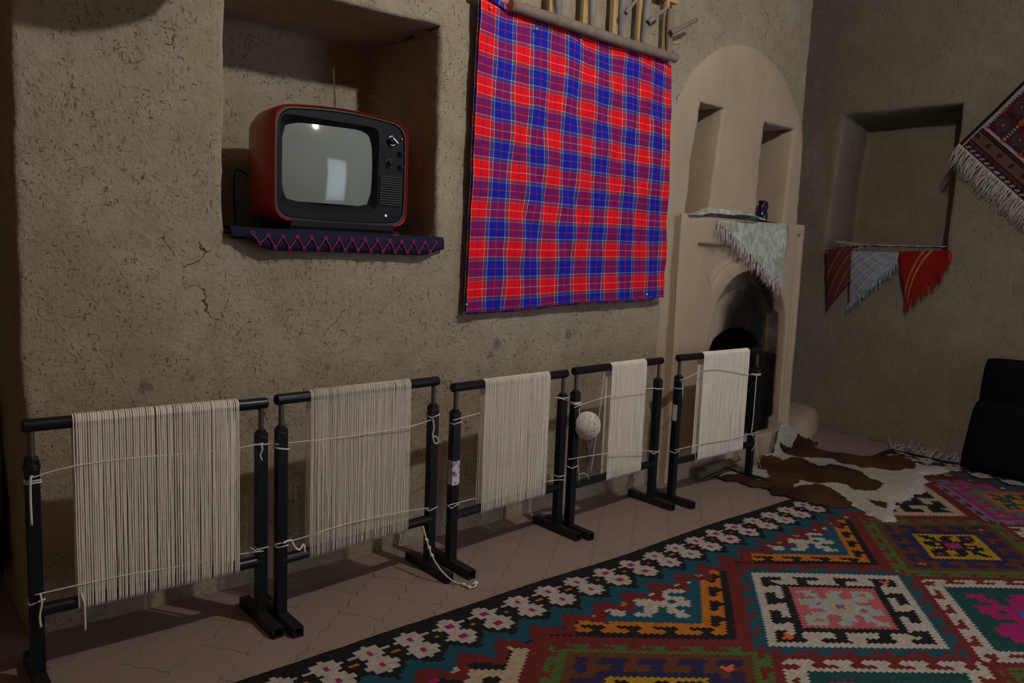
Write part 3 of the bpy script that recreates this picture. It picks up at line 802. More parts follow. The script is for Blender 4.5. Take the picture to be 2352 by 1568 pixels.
# ------------------------------------------------------------------ television in the niche
TVY = 2.505
TV0 = Vector((1.332, TVY, 1.190))
tv = thing('television', TV0, 'red-cased portable television with grey screen in the wall niche', 'television')
def tl(x, y, dep=0.0): p = ony(x, y, TVY+dep)-TV0; return p
HW, ZB, ZT = .260, .022, .424
def outline(inset=0.0, n=96, cx=-.035, cz=.215, sx=1.0, sz=1.0):
    """rounded, slightly bulging front outline sampled by angle about (cx,cz)"""
    res = []
    def inside(x, z):
        x /= sx; zc = (ZB+ZT)/2; z = zc+(z-zc)/sz
        hw = HW-inset; b = ZB+inset; t_ = ZT-inset
        # crown on top, gentle belly at the sides and bottom
        k = x/hw
        if abs(k) > 1: return False
        t2 = t_-.020*k*k; b2 = b+.008*k*k
        m = (z-(b2+t2)/2)/((t2-b2)/2)
        if abs(m) > 1: return False
        w_ = hw*(1-.012*m*m); k2 = abs(x)/w_
        if k2 > 1: return False
        r = .045
        ddx = abs(x)-(w_-r); ddz = abs(m)*((t2-b2)/2)-((t2-b2)/2-r)
        return not (ddx > 0 and ddz > 0 and math.hypot(ddx, ddz) > r)
    for i in range(n):
        q = 2*math.pi*i/n; lo, hi = 0.0, .6
        for _ in range(26):
            m = (lo+hi)/2
            if inside(cx+m*math.cos(q), cz+m*math.sin(q)): lo = m
            else: hi = m
        res.append((cx+lo*math.cos(q), cz+lo*math.sin(q)))
    return res
def rings(mb, R, close_last=False):
    n = len(R[0]); v = [p for r in R for p in r]; f = []
    for k in range(len(R)-1):
        for i in range(n): f.append((k*n+i, k*n+(i+1) % n, (k+1)*n+(i+1) % n, (k+1)*n+i))
    if close_last: f.append(tuple((len(R)-1)*n+i for i in range(n)))
    return mb.add(v, f)
def at(o2, y): return [Vector((x, y, z)) for x, z in o2]
OUT = outline()
def scaled(s, ds=0): 
    zc = (ZB+ZT)/2; return [(x*s, zc+(z-zc)*s-ds) for x, z in OUT]
mb = MB()
rings(mb, [at(outline(.007), .012), at(outline(.006), -.001), at(outline(.002), -.004), at(OUT, .002), at(OUT, .10), at(scaled(.985), .18), at(scaled(.94, .004), .25), at(scaled(.86, .008), .295), at(scaled(.80, .01), .305)], True)
make('red_case', mb, M_red, tv, angle=60)
mb = MB()
rings(mb, [at(scaled(.70, .03), .30), at(scaled(.68, .03), .36), at(scaled(.55, .035), .42)], True)
make('rear_housing', mb, M_tvblack, tv, angle=40)
mb = MB(); rings(mb, [at(outline(.0065), .010), at(outline(.007), .002), at(outline(.013), .002), at(outline(.014), .010)])
make('liner', mb, M_tvgrey, tv)
# bezel with a chamfered opening for the tube
def sclose(c, n=96, cx=-.035, cz=.215, r=.02):
    """rounded quad (TL,TR,BR,BL as x,z) sampled by angle"""
    q4 = [Vector((a, b)) for a, b in c]; cen = Vector((cx, cz)); res = []
    for i in range(n):
        q = 2*math.pi*i/n; d = Vector((math.cos(q), math.sin(q))); best = 9
        for k in range(4):
            a, b = q4[k], q4[(k+1) % 4]; e = b-a; den = d.x*e.y-d.y*e.x
            if abs(den) < 1e-9: continue
            w_ = a-cen; tt = (w_.x*e.y-w_.y*e.x)/den; ss = (w_.x*d.y-w_.y*d.x)/den
            if tt > 0 and -.001 <= ss <= 1.001: best = min(best, tt)
        corner = min((Vector((cen.x+d.x*best, cen.y+d.y*best))-p).length for p in q4)
        res.append((cen.x+d.x*(best-max(0, r-corner)*.28), cen.y+d.y*(best-max(0, r-corner)*.28)))
    return res
def q2(L_, dep=.0): return [(tl(a, b, dep).x, tl(a, b, dep).z) for a, b in L_]
CH = sclose(q2([(643, 258), (872, 294), (866, 491), (643, 478)], .006), r=.03)
GL = sclose(q2([(649, 277), (856, 303), (851, 475), (648, 459)], .03), r=.05)
mb = MB(); rings(mb, [at(outline(.014), .010), at(outline(.016), .006), at(CH, .006), at(GL, .032), at(GL, .05)])
make('bezel', mb, M_tvblack, tv, angle=25)
gc = Vector((sum(x for x, z in GL)/96, sum(z for x, z in GL)/96)); mb = MB()
R = []
for k in range(13):
    s_ = 1-k/12.0
    R.append([Vector((gc.x+(x-gc.x)*s_, .010+((x-gc.x)**2+(z-gc.y)**2)*s_*s_/1.45, gc.y+(z-gc.y)*s_)) for x, z in GL for s_ in (max(1.006*(1-k/12.0), .002),)])
rings(mb, R, True); make('screen', mb, M_screen, tv, angle=180)
def knob(px_, py_, r, d, mat, nm='knob', n=20):
    p = tl(px_, py_); mx = Matrix.Rotation(R_(90), 3, 'X')
    o = make(nm, MB().lathe([(r*1.25, -.006), (r*1.25, .002), (r, .004), (r*.94, d), (r*.6, d+.002)], n, (p.x, .004, p.z), mx), mat, tv)
    return o, p
k1, p = knob(901, 323, .0155, .016, M_tvblack, 'channel_knob')
make('dial_ring', MB().lathe([(.0158, .0), (.0175, .0), (.0175, .003), (.0158, .003)], 24, (p.x, .003, p.z), Matrix.Rotation(R_(90), 3, 'X')), M_chrome, k1)
make('pointer', MB().box((p.x+.004, -.0165, p.z-.001), (.026, .004, .0035), Matrix.Rotation(R_(38), 3, 'Y')), M_chrome, k1, smooth=False)
k2, p = knob(895, 375, .0105, .016, M_tvblack, 'tuning_knob')
make('dial_ring', MB().lathe([(.012, 0), (.0165, 0), (.0165, .002), (.012, .002)], 24, (p.x, .003, p.z), Matrix.Rotation(R_(90), 3, 'X')), M_tvgrey, k2)
for (a, b) in ((921, 353), (921, 384)):
    p = tl(a, b); make('slider', MB().box((p.x, -.002, p.z), (.016, .018, .010)), M_tvblack, tv, smooth=False)
p = tl(926, 320); make('power_button', MB().lathe([(.004, 0), (.004, .006), (.003, .007)], 10, (p.x-.004, .006, p.z), Matrix.Rotation(R_(90), 3, 'X')), simple('orange_button', (.7, .16, .05), .4), tv)
for k in range(13):
    a = tl(lerp(873, 870, k/12), 404+k*5.3); b = tl(lerp(925, 921, k/12), 409+k*5.3)
    mb = MB(); c = (a+b)/2; e = b-a
    mb.box((c.x, .003, c.z), (abs(e.x)*.95, .006, .0042), Matrix.Rotation(-math.atan2(e.z, e.x), 3, 'Y'))
    make('grille_slat', mb, M_tvgrey, tv, smooth=False)
p = tl(887, 495); make('jack_socket', MB().lathe([(.0022, .001), (.0022, .004), (.0042, .004), (.0042, 0)], 12, (p.x, .006, p.z), Matrix.Rotation(R_(90), 3, 'X')), M_chrome, tv)
make('base', MB().box((.0, .13, .010), (.40, .25, .022)).box((0.0, .004, .022), (.40, .02, .02)), M_tvblack, tv, smooth=False)
a0 = Vector((tl(770, 243, .12).x, .12, tl(770, 243, .12).z-.02)); a1 = Vector((tl(766, 157, .12).x, .12, tl(766, 157, .12).z))
an = make('antenna', MB().tube([a0, lerp(a0, a1, .45), lerp(a0, a1, .46), a1, a1+(a1-a0)*.008], [.0032, .0032, .0024, .0022, .0032], 8), M_chrome, tv)
def cpath(P, sub=6):
    P = [Vector(p) for p in P]; Q = []
    for i in range(len(P)-1):
        p0, p1, p2, p3 = P[max(i-1, 0)], P[i], P[i+1], P[min(i+2, len(P)-1)]
        for k in range(sub):
            s = k/sub; Q.append(.5*((2*p1)+(p2-p0)*s+(2*p0-5*p1+4*p2-p3)*s*s+(3*p1-p0-3*p2+p3)*s**3))
    return Q+[P[-1]]
make('power_cable', MB().tube(cpath([(-.19, .40, .20), (-.24, .37, .215), (-.262, .34, .19), (-.268, .33, .12), (-.25, .36, .02)]), .004, 6), M_rubber, tv, angle=180)
lp = [(810, 534, .0), (860, 540, -.06), (905, 554, -.085), (940, 556, -.088), (954, 540, -.07), (948, 524, -.03), (920, 516, .03)]
make('antenna_lead', MB().tube(cpath([tl(a, b, c) for a, b, c in lp]), .0022, 5), M_rubber, tv, angle=180)

# ------------------------------------------------------------------ embroidered mat under the television
mat_ = thing('embroidered_mat', (1.30, 2.6, 1.18), 'navy cloth with magenta zigzag embroidery spread under the television', 'cloth')
MO = Vector(mat_.location)
def hem(u):
    if u < .16: return lerp(1.165, 1.118, sstep(u/.16))
    if u > .86: return lerp(1.118, 1.140, sstep((u-.86)/.14))
    return 1.118
def matx(u): return lerp(.905, 1.715, u)
def matP(u, v):
    h = hem(u); tp = sstep(min(u, 1-u)/.10)
    fr = lerp(.35, 1, tp)           # ends taper
    path = [(2.90, 1.190), (2.62, 1.190), (2.475, 1.191), (2.44, 1.189), (2.418, 1.176), (2.408, 1.158), (2.408, lerp(1.158, h, .55)), (2.420, h),
            (2.434, h+.004), (2.436, 1.15), (2.438, 1.172), (2.455, 1.181), (2.62, 1.181), (2.90, 1.181)]
    k = v*(len(path)-1); i = min(int(k), len(path)-2); f = k-i
    y = lerp(path[i][0], path[i+1][0], f); z = lerp(path[i][1], path[i+1][1], f)
    if y < 2.44: y = 2.44+(y-2.44)*fr
    x = matx(u)
    if u > .93 and y > 2.47: x = min(x, 1.675)
    if y > 2.46: x = max(.915, min(1.672, x))
    return Vector((x, y+.004*nz((x*9, v*4, 1), 1), z+.003*nz((x*7, v*3, 2), 1)))-MO
make('cloth_body', MB().grid(matP, 60, 39), M_navy, mat_, angle=180)
zz = []
for k in range(29):
    u = .07+.86*k/28; top = k % 2 == 0
    h = hem(u); z = lerp(h, 1.176, .82 if top else .16); zz.append(Vector((matx(u), 2.406 if top else 2.409, z))-MO)
P = []
for i in range(len(zz)-1):
    for k in range(6): P.append(lerp(zz[i], zz[i+1], k/6)+Vector((0, -.002-.002*math.sin(k/6*math.pi), 0)))
emb = make('zigzag_stitch', MB().tube(P, .0019, 5), M_magenta, mat_, angle=180)
for p in zz:
    make('stitch_loop', MB().tube([p+Vector((.006*math.cos(q*.9), -.004, .006*math.sin(q*.9)+(0))) for q in range(8)], .0014, 4), M_magenta, emb, angle=180)
p = ony(905, 540, 2.425)-MO
for k in range(6):
    q = k*math.pi/3; make('petal_stitch', MB().tube([p, p+Vector((.016*math.cos(q), -.008, .010*math.sin(q)+.004))], [.0022, .0012], 4), M_magenta, mat_, angle=180)

# ------------------------------------------------------------------ plaid cloth on the wall
t = NT('madras_plaid')
uvn = t.n('ShaderNodeUVMap'); sp = t.n('ShaderNodeSeparateXYZ'); t.l(uvn.outputs[0], sp.inputs[0])
fu, fv = t.math('FRACT', sp.outputs[0]), t.math('FRACT', sp.outputs[1])
RED, BLU, WHT, LBL, YEL, ORG, DKB = (.92, .006, .012), (.010, .016, .42), (.80, .72, .80), (.25, .42, .85), (.70, .50, .05), (.55, .12, .01), (.02, .03, .16)
def band(ma, la, mb_, lb, g):
    def grp(c): return [(c-.056, g[0]), (c-.036, g[1]), (c-.011, g[2]), (c+.011, g[1]), (c+.036, g[3])]
    s = [(0, g[2]), (.011, g[1]), (.036, g[3]), (.056, ma), (.240, la), (.260, ma)]+grp(.5)
    return s+[(.556, mb_), (.740, lb), (.760, mb_), (.944, g[0]), (.964, g[1]), (.989, g[2])]
cu_ = t.ramp(fu, band(RED, BLU, BLU, RED, (WHT, DKB, (.30, .24, .08), WHT)), 'CONSTANT')
cv_ = t.ramp(fv, band(RED, WHT, BLU, ORG, (WHT, DKB, ORG, LBL)), 'CONSTANT')
wv = t.n('ShaderNodeTexWave', wave_type='BANDS', bands_direction='DIAGONAL'); wv.inputs['Scale'].default_value = 900; t.l(t.obj(), wv.inputs['Vector'])
pm_ = t.n('ShaderNodeMix', data_type='RGBA', blend_type='MULTIPLY'); pm_.inputs[0].default_value = 1; t.l(cu_, pm_.inputs[6]); t.l(cv_, pm_.inputs[7])
gm = t.n('ShaderNodeGamma'); gm.inputs[1].default_value = .5; t.l(pm_.outputs[2], gm.inputs[0])
M_plaid = t.out(t.mix(.34, gm.outputs[0], t.mix(.5, cu_, cv_)), .85, t.bump(t.math('ADD', t.noise(500, 2), t.math('MULTIPLY', wv.outputs['Fac'], .2)), .1, .001), spec=.15)
def uvgrid(o, nu, nv, fn):
    me = o.data; l = me.uv_layers.new(name='UVMap')
    for lo in me.loops:
        i, j = lo.vertex_index % (nu+1), lo.vertex_index//(nu+1); l.data[lo.index].uv = fn(i/nu, j/nv)
plaid = thing('plaid_cloth', (2.45, 2.42, .9), 'red and blue plaid cloth pinned to the wall below the branch rack', 'cloth')
PO = Vector(plaid.location)
c4 = [ony(1100, -18, 2.42), ony(1539, 146, 2.42), ony(1521, 681, 2.42), ony(1066, 716, 2.42)]
def wr(u, v):
    return (.010*math.sin(u*31+2.2*math.sin(v*4)+3*nz((u*2, v*2, 0), 1))*(.35+.65*math.sin(math.pi*min(1, v*1.05)))*sstep((u-.02)/.2)
            + .008*nz((u*5, v*6, 3), 1)+.006*nz((u*11, v*9, 5), 1)*sstep(u*3))
def plP(u, v):
    p = lerp(lerp(c4[0], c4[1], u), lerp(c4[3], c4[2], u), v)
    sag = .012*math.sin(u*math.pi*4.2+.6)*max(0, 1-v*6)+.004*math.sin(u*9)*sstep((v-.9)*10)
    return p+Vector((0, -.008-abs(wr(u, v))*1.1-.006*sstep(1-u*12), -sag))-PO
NU, NV = 110, 110
o = make('front_layer', MB().grid(plP, NU, NV), M_plaid, plaid, angle=180)
uvgrid(o, NU, NV, lambda u, v: (6.2*u+.045+.05*nz((u*4, v*3.2, 7), 1)*sstep(u*4)+.03*nz((u*9, v*8, 2), 1), 7.72*v+.10+.025*nz((u*4, v*4, 9), 1)))
o = make('back_layer', MB().grid(lambda u, v: plP(lerp(.0, .95, u), v)+Vector((-.004, .012, -.012*v+.010*(1-v))), 30, 60), M_plaid, plaid, angle=180)
uvgrid(o, 30, 60, lambda u, v: (6.2*u+.5, 7.72*v+.3))
def fold(u, v):
    a = ony(lerp(1098, 1168, u), lerp(-30, 22, u), 2.40); r = .020*(1-u*.75)+.003
    q = v*2*math.pi; return a+Vector((0, math.cos(q)*r*.6, math.sin(q)*r))-PO
o = make('bunched_corner', MB().grid(fold, 14, 12), M_plaid, plaid, angle=180); uvgrid(o, 14, 12, lambda u, v: (.62+.5*u, .2+v*.9))
for a, b in ((1128, 18), (1233, 66), (1334, 92), (1072, 699), (1486, 676)):
    p = ony(a, b, 2.395)-PO
    make('pin', MB().lathe([(.001, -.003), (.0045, -.002), (.005, .001), (.003, .004), (.001, .005)], 8, p, Matrix.Rotation(R_(90), 3, 'X')), M_pin, plaid)
for q in ((1488, 688, 1496, 698), (1490, 690, 1488, 704), (1492, 690, 1500, 705)):
    make('loose_thread', MB().tube([ony(q[0], q[1], 2.425)-PO, ony(q[2], q[3], 2.43)-PO], .0015, 4), M_magenta, plaid)

# ------------------------------------------------------------------ rack of branches above the cloth
RY = 2.385
rack = thing('branch_rack', (2.45, RY, 2.05), 'rustic wall rack made of peeled branches nailed to two rails', 'rack')
RO = Vector(rack.location)
def branch(P, r, nm, mat, par, seed=0, sub=5, n=10):
    Q = cpath(P, sub); m = len(Q); rs = []
    for i in range(m):
        k = i/(m-1)*(len(r)-1); a = min(int(k), len(r)-2); rs.append(lerp(r[a], r[a+1], k-a)*(1+.10*nz((i*.7+seed, seed, 0), 1)))
    mb = MB().tube([q-RO for q in Q], rs, n)
    for i, v in enumerate(mb.v):
        d = nz((v[0]*40, v[1]*40, v[2]*22), 1)*.0025; mb.v[i] = (v[0]+d, v[1]-d, v[2])
    return make(nm, mb, mat, par, angle=70)
rail = branch([ony(1176, 13, RY), ony(1300, 53, RY-.006), ony(1440, 100, RY-.004), ony(1551, 134, RY)], [.021, .023, .0225, .021], 'lower_rail', M_bark, rack, 1)
pe = ony(1176, 13, RY); make('cut_end', MB().lathe([(.001, 0), (.0215, 0), (.0215, .004), (.001, .005)], 14, pe-RO+Vector((-.003, 0, 0)), Matrix.Rotation(R_(-90), 3, 'Y')), M_endgrain, rail)
zz_ = ony(1560, 14, RY+.03).z
make('upper_rail', MB().box(Vector((2.47, RY+.035, zz_+.03))-RO, (1.02, .022, .055)), M_wood, rack, smooth=False)
bx = [(1282, 30, 1278, -70, .017), (1359, 52, 1364, -60, .017), (1429, 74, 1436, -50, .019), (1478, 96, 1492, -40, .019), (1535, 122, 1541, 22, .017)]
for i, (a, b, c, d, r) in enumerate(bx):
    P = [ony(a, b+22, RY+.010), ony((a+c)/2+random.uniform(-3, 3), (b+d)/2, RY+.004), ony(c, d, RY+.006)]
    if i < 4: P.append(P[-1]+Vector((random.uniform(-.02, .02), 0, .28)))
    tw = branch(P, [r, r*.96, r*.9], 'upright_branch', M_barkgrey if i < 4 else M_bark, rack, 10+i)
    if i == 2: branch([ony(1438, 30, RY-.02), ony(1452, 12, RY-.03), ony(1466, -8, RY-.035)], [.010, .008, .007], 'side_twig', M_barkgrey, tw, 31)
    if i == 3: branch([ony(1489, 52, RY-.02), ony(1508, 36, RY-.03), ony(1533, 17, RY-.03)], [.012, .009, .007], 'side_twig', M_barkgrey, tw, 32)
    if i == 4:
        e = branch([ony(1541, 76, RY-.02), ony(1560, 66, RY-.035), ony(1601, 45, RY-.04)], [.015, .011, .0085], 'side_twig', M_bark, tw, 33)
        branch([ony(1543, 98, RY+.0), ony(1562, 99, RY+.005)], [.007, .006], 'side_twig', M_wood, tw, 34)
for (a, b) in ((1262, 10), (1339, 30), (1407, 50), (1464, 70), (1525, 90)):
    p = ony(a, b, RY+.035)
    make('back_slat', MB().box(Vector((p.x, RY+.03, p.z+.14))-RO, (.022, .016, .42)), M_wood, rack, smooth=False)

# ------------------------------------------------------------------ draped cloth helper
def drape(name, parent, O, corners, nu, nv, mat, disp, thick=.003, uv=None, nrm=(0, -1, 0)):
    """corners TL,TR,BR,BL (3D); disp(u,v)-> offset along nrm; closed sheet with thickness"""
    N = Vector(nrm); a, b, c, d = corners
    def P(u, v): return lerp(lerp(a, b, u), lerp(d, c, u), v)+N*disp(u, v)-O
    mb = MB().grid(P, nu, nv); n0 = len(mb.v)
    mb.add([Vector(v)-N*thick for v in mb.v], [])
    f2 = [tuple(i+n0 for i in f[::-1]) for f in mb.f]; 
    rim = [i for i in range(nu+1)]+[j*(nu+1)+nu for j in range(1, nv+1)]+[nv*(nu+1)+i for i in range(nu-1, -1, -1)]+[j*(nu+1) for j in range(nv-1, 0, -1)]
    f3 = [(rim[k], rim[k-1], n0+rim[k-1], n0+rim[k]) for k in range(len(rim))]
    mb.f += f2+f3; mb.c += [None]*(len(f2)+len(f3))
    o = make(name, mb, mat, parent, angle=180)
    l = o.data.uv_layers.new(name='UVMap')
    for lo in o.data.loops:
        vi = lo.vertex_index % n0; l.data[lo.index].uv = (vi % (nu+1)/nu, vi//(nu+1)/nv)
    return o, P
def edge_fringe(parent, P, uvs, d, L, r, mat, seed=1, n=3, per=2, wave=.2, jit=.35):
    rr = random.Random(seed); mb = MB(); pp = []; dd = []
    for (u, v) in uvs:
        for k in range(per):
            pp.append(P(u, v)+Vector((rr.uniform(-.003, .003), rr.uniform(-.003, .003), rr.uniform(-.003, .003)))); dd.append(Vector(d)+Vector((rr.uniform(-.25, .25), rr.uniform(-.12, .12), rr.uniform(-.2, .2))))
    strands(mb, pp, dd, L, r, jit, 4, n, .1, wave, rr)
    return make('fringe', mb, mat, parent, kind='stuff', angle=180)

# ---- pale green cloth on the fireplace ledge
t = NT('pale_green_brocade')
n1 = t.noise(38, 4, .6, t.mapping((1, 1, .5), (0, .6, 0)), .8); n2 = t.noise(14, 3)
M_green = t.out(t.mix(t.step(n2, .45, .62), t.mix(t.step(n1, .42, .6), (.36, .42, .36), (.56, .60, .58)), t.mix(t.step(n1, .5, .6), (.30, .34, .24), (.52, .50, .56))), .8, t.bump(n1, .3, .003), spec=.25)
M_whitefr = simple('white_silky_fringe', (.66, .62, .68), .7, 0, .15, 80, .2, .001, .3)
led = thing('ledge_cloth', (3.8, 2.39, 1.36), 'pale green cloth with white fringe draped over the fireplace ledge', 'cloth'); LO = Vector(led.location)
FYc = 2.385
def lc(a, b, d=0): return ony(a, b, FYc+d)
cor = [lc(1650, 506), lc(1808, 513), lc(1786, 632), lc(1768, 642)]
o, Pf = drape('hanging_flap', led, LO, cor, 26, 26, M_green, lambda u, v: .008+.022*v*(1-.3*u)+.006*nz((u*4, v*3, 1), 1)+.012*math.sin(v*3.1)*u)
edge_fringe(led, Pf, [(0, k/60) for k in range(61)], (-.30, -.15, -1), .068, .0022, M_whitefr, 3)
edge_fringe(led, Pf, [(k/8, 1) for k in range(9)], (-.05, -.1, -1), .095, .0022, M_whitefr, 4, per=3)
def band_(u, v):
    a = lerp(lc(1587, 491), lc(1812, 513), u); k = sstep(u/.22)*sstep((1.05-u)/.35)
    h = .052*k*(1-.75*sstep((u-.5)/.35))
    y = lerp(FYc-.004, 2.455, v); z = FZ-.008+.003+h*math.sin(math.pi*min(1, .12+v*.78))
    return Vector((a.x, y+.0*v, z+.003*nz((u*20, v*3, 0), 1)))-LO
make('ledge_fold', MB().grid(band_, 50, 10), M_green, led, angle=180)
# ---- jug in the second slot, lacquer case on the cloth
jp = Vector((4.0, 2.60, 1.337)); 
jd = ony(1750, 480, 2.565); jp = Vector((jd.x, 2.565, 1.337))
jug = thing('small_jug', jp, 'small dark blue glazed jug standing in the narrow wall slot', 'jug')
make('jug_body', MB().lathe([(.002, 0), (.026, 0), (.031, .012), (.036, .045), (.036, .075), (.030, .10), (.020, .118), (.018, .135), (.022, .150), (.024, .156), (.019, .154), (.015, .13)], 24), M_jug, jug, angle=180)
make('jug_handle', MB().tube(cpath([(.020, 0, .145), (.036, -.004, .150), (.046, -.006, .130), (.044, -.004, .105), (.033, 0, .088)]), .006, 8), M_jug, jug, angle=180)
gp = ony(1716, 498, 2.352)
cas = thing('small_case', gp, 'small oblong case, half dark half green, on the ledge cloth', 'case')
ex = (ony(1745, 503, 2.352)-ony(1686, 497, 2.352))/2; hl = ex.length; ex.normalize()
def capsule(x0, x1, r, k=10, n=12):
    pts = []; rs = []
    for i in range(k+1):
        s = lerp(x0, x1, i/k); e = s/hl; pts.append(ex*s); rs.append(max(.002, r*math.sqrt(max(0, 1-abs(e)**2.6))))
    return MB().tube(pts, rs, n, True, None, .62)
make('dark_half', capsule(-hl, 0.10*hl, .014), M_darkcase, cas, angle=180)
make('green_half', capsule(0.10*hl, hl, .0155), M_greencase, cas, angle=180)
make('brass_band', capsule(.06*hl, .14*hl, .0165, 2), M_gold, cas); make('brass_band', capsule(.48*hl, .54*hl, .0168, 2), M_gold, cas)

# ---- cloths over the sill of the right wall niche
SX = 5.135
def rc(a, b, d=0): return onx(a, b, SX+d)
def stripes(name, cols, scale, rot, rough=.9):
    t = NT(name); uvn = t.n('ShaderNodeUVMap'); mp = t.mapping((1, 1, 1), (0, 0, R_(rot)), uvn.outputs[0]); sp = t.n('ShaderNodeSeparateXYZ'); t.l(mp, sp.inputs[0])
    f = t.math('FRACT', t.math('MULTIPLY', sp.outputs[1], scale)); n = len(cols)
    c = t.ramp(f, [(k/n, c) for k, c in enumerate(cols)], 'CONSTANT')
    nn = t.noise(120, 3); return t, c, nn, sp
t, c, nn, sp = stripes('red_green_stripe', [(.20, .02, .02), (.24, .10, .03), (.16, .015, .015), (.02, .07, .065), (.20, .02, .02), (.06, .03, .03)], 3.2, 35)
M_str = t.out(t.mix(t.math('MULTIPLY', nn, .3), c, (.03, .01, .01)), .9, t.bump(nn, .3, .002), spec=.15)
t, c, nn, sp = stripes('blue_silver_check', [(.06, .20, .55), (.30, .30, .33), (.42, .40, .40), (.20, .19, .20), (.36, .36, .40)], 4.0, 33)
f2 = t.math('FRACT', t.math('MULTIPLY', sp.outputs[0], 5)); c2 = t.ramp(f2, [(0, (.34, .32, .32)), (.4, (.22, .21, .22)), (.6, (.16, .25, .42)), (.72, (.38, .36, .36))], 'CONSTANT')
M_blu = t.out(t.mix(.45, c, c2), .75, t.bump(nn, .3, .002), spec=.3)
t, c, nn, sp = stripes('crimson_gold_line', [(.26, .010, .008)]*11+[(.42, .20, .05)]+[(.26, .010, .008)]*2+[(.42, .20, .05)]+[(.26, .010, .008)]*13, .9, 60)
M_crim = t.out(t.mix(t.math('MULTIPLY', nn, .3), c, (.10, .004, .004)), .85, t.bump(nn, .3, .002), spec=.15)
M_redfr = simple('red_fringe', (.42, .018, .012), .8, 0, .2, 80, .2, .001, .2); M_blufr = simple('blue_white_fringe', (.34, .48, .60), .8, 0, .35, 45, .2, .001, .2)
M_cream = simple('off_white_cloth', (.50, .46, .44), .9, 0, .15, 20, .3, .003, .2)
WN = (-1, 0, 0)
c1 = thing('striped_cloth', (SX, 2.7, 1.24), 'red and green striped cloth corner hanging over the niche sill', 'cloth'); O1 = Vector(c1.location)
o, P1 = drape('cloth_panel', c1, O1, [rc(1897, 578), rc(1960, 566), rc(1954, 644), rc(1899, 714)], 14, 18, M_str, lambda u, v: .006+.014*math.sin(u*3)+.004*nz((u*5, v*4, 0), 1), nrm=WN)
make('sill_end', MB().grid(lambda u, v: Vector((lerp(SX-.008, SX+.2, v), lerp(rc(1897, 578).y, rc(1960, 566).y, u), 1.253+.025*u*math.sin(v*2.4)))-O1, 10, 8), M_str, c1, angle=180)
c2_ = thing('blue_check_cloth', (SX, 2.4, 1.24), 'silvery blue checked cloth corner with fringe hanging over the niche sill', 'cloth'); O2 = Vector(c2_.location)
o, P2 = drape('cloth_panel', c2_, O2, [rc(1956, 577), rc(2066, 580), rc(2062, 604), rc(1951, 698)], 20, 18, M_blu, lambda u, v: .014+.010*math.sin(u*5)*v+.004*nz((u*5, v*4, 3), 1), nrm=WN)
edge_fringe(c2_, P2, [(k/40, 1) for k in range(41)], (-.1, .12, -1), .055, .0026, M_blufr, 7, per=2)
c3 = thing('crimson_cloth', (SX, 2.1, 1.24), 'crimson cloth corner with red fringe hanging over the niche sill', 'cloth'); O3 = Vector(c3.location)
o, P3 = drape('cloth_panel', c3, O3, [rc(2062, 578), rc(2184, 574), rc(2152, 632), rc(2081, 695)], 18, 18, M_crim, lambda u, v: .012+.012*math.sin(u*4+.5)*v+.004*nz((u*5, v*4, 6), 1), nrm=WN)
edge_fringe(c3, P3, [(1, k/26) for k in range(27)]+[(k/24, 1) for k in range(25)], (-.1, -.25, -1), .06, .0024, M_redfr, 8, per=3, wave=.35)
c4_ = thing('sill_cloth', (SX, 2.3, 1.25), 'off-white crumpled cloth lying along the niche sill', 'cloth'); O4 = Vector(c4_.location)
def silP(u, v):
    y = lerp(2.66, 1.965, u); x = lerp(SX-.004, SX+.22, v)
    return Vector((x, y, 1.272+.010*math.sin(math.pi*v)+.014*abs(nz((u*9, v*4, 2), 1))*(1-u*.5)+.018*max(0, 1-u*4)))-O4
make('cloth_sheet', MB().grid(silP, 40, 10), M_cream, c4_, angle=180)
mb = MB(); pp = [silP(.02+.28*k/40, .02+.1*random.random()) for k in range(41)]
strands(mb, pp, [(-.6, random.uniform(-.6, .6), random.uniform(-.4, .5)) for _ in pp], .035, .002, .4, 4, 3, .3, .4); make('fringe', mb, M_cream, c4_, kind='stuff', angle=180)

# ---- small kilim hung cornerwise on the right wall
KX = 5.135
k0, ka, kb = onx(2205, 330, KX), onx(2352, 186, KX), onx(2352, 497, KX)
da, db = (ka-k0).normalized(), (kb-k0).normalized(); db = (db-da*db.dot(da)).normalized()
hk = thing('wall_kilim', k0, 'dark maroon kilim with white fringe hung cornerwise on the wall', 'rug')
PALK = dict(M=(.075, .010, .016), K=(.012, .010, .012), W=(.34, .30, .29), B=(.035, .045, .075), O=(.26, .08, .02), T=(.13, .06, .045), P=(.10, .02, .04))
def kcol(a, b):
    if b < .018: return 'K'
    if b < .026: return 'W'
    if a < .012: return 'P'
    if a < .045: return 'K' if ((b*26+abs(a-.028)*30) % 1) < .5 else 'W' if a < .028 else 'P'
    if a < .06: return 'P' if a < .052 else 'K'
    if a < .12:
        m = ((b/.09) % 1-.5)*.09
        if abs(m)+abs(a-.09) < .018: return 'K' if abs(m)+abs(a-.09) > .008 else 'B'
        return 'T'
    if a < .14: return 'K' if a < .126 or a > .134 else 'M'
    if b < .034 or a < .15: return 'W' if b > .028 and a > .145 else 'M'
    i = (((a-.15)/.13) % 1-.5)*.13; j = (((b-.04)/.13) % 1-.5)*.13; r = abs(i)+abs(j)
    if r < .012: return 'O'
    if r < .024: return 'M'
    if r < .050: return 'B'
    i2 = (((a-.215)/.13) % 1-.5)*.13; j2 = (((b-.105)/.13) % 1-.5)*.13
    if abs(i2)+abs(j2) < .022: return 'O'
    if abs(i2) < .006 or abs(j2) < .006: return 'W' if (a*60) % 1 < .3 else 'K'
    return 'M'
mb = MB(); na, nb_ = 90, 100; la, lb = .75, .95
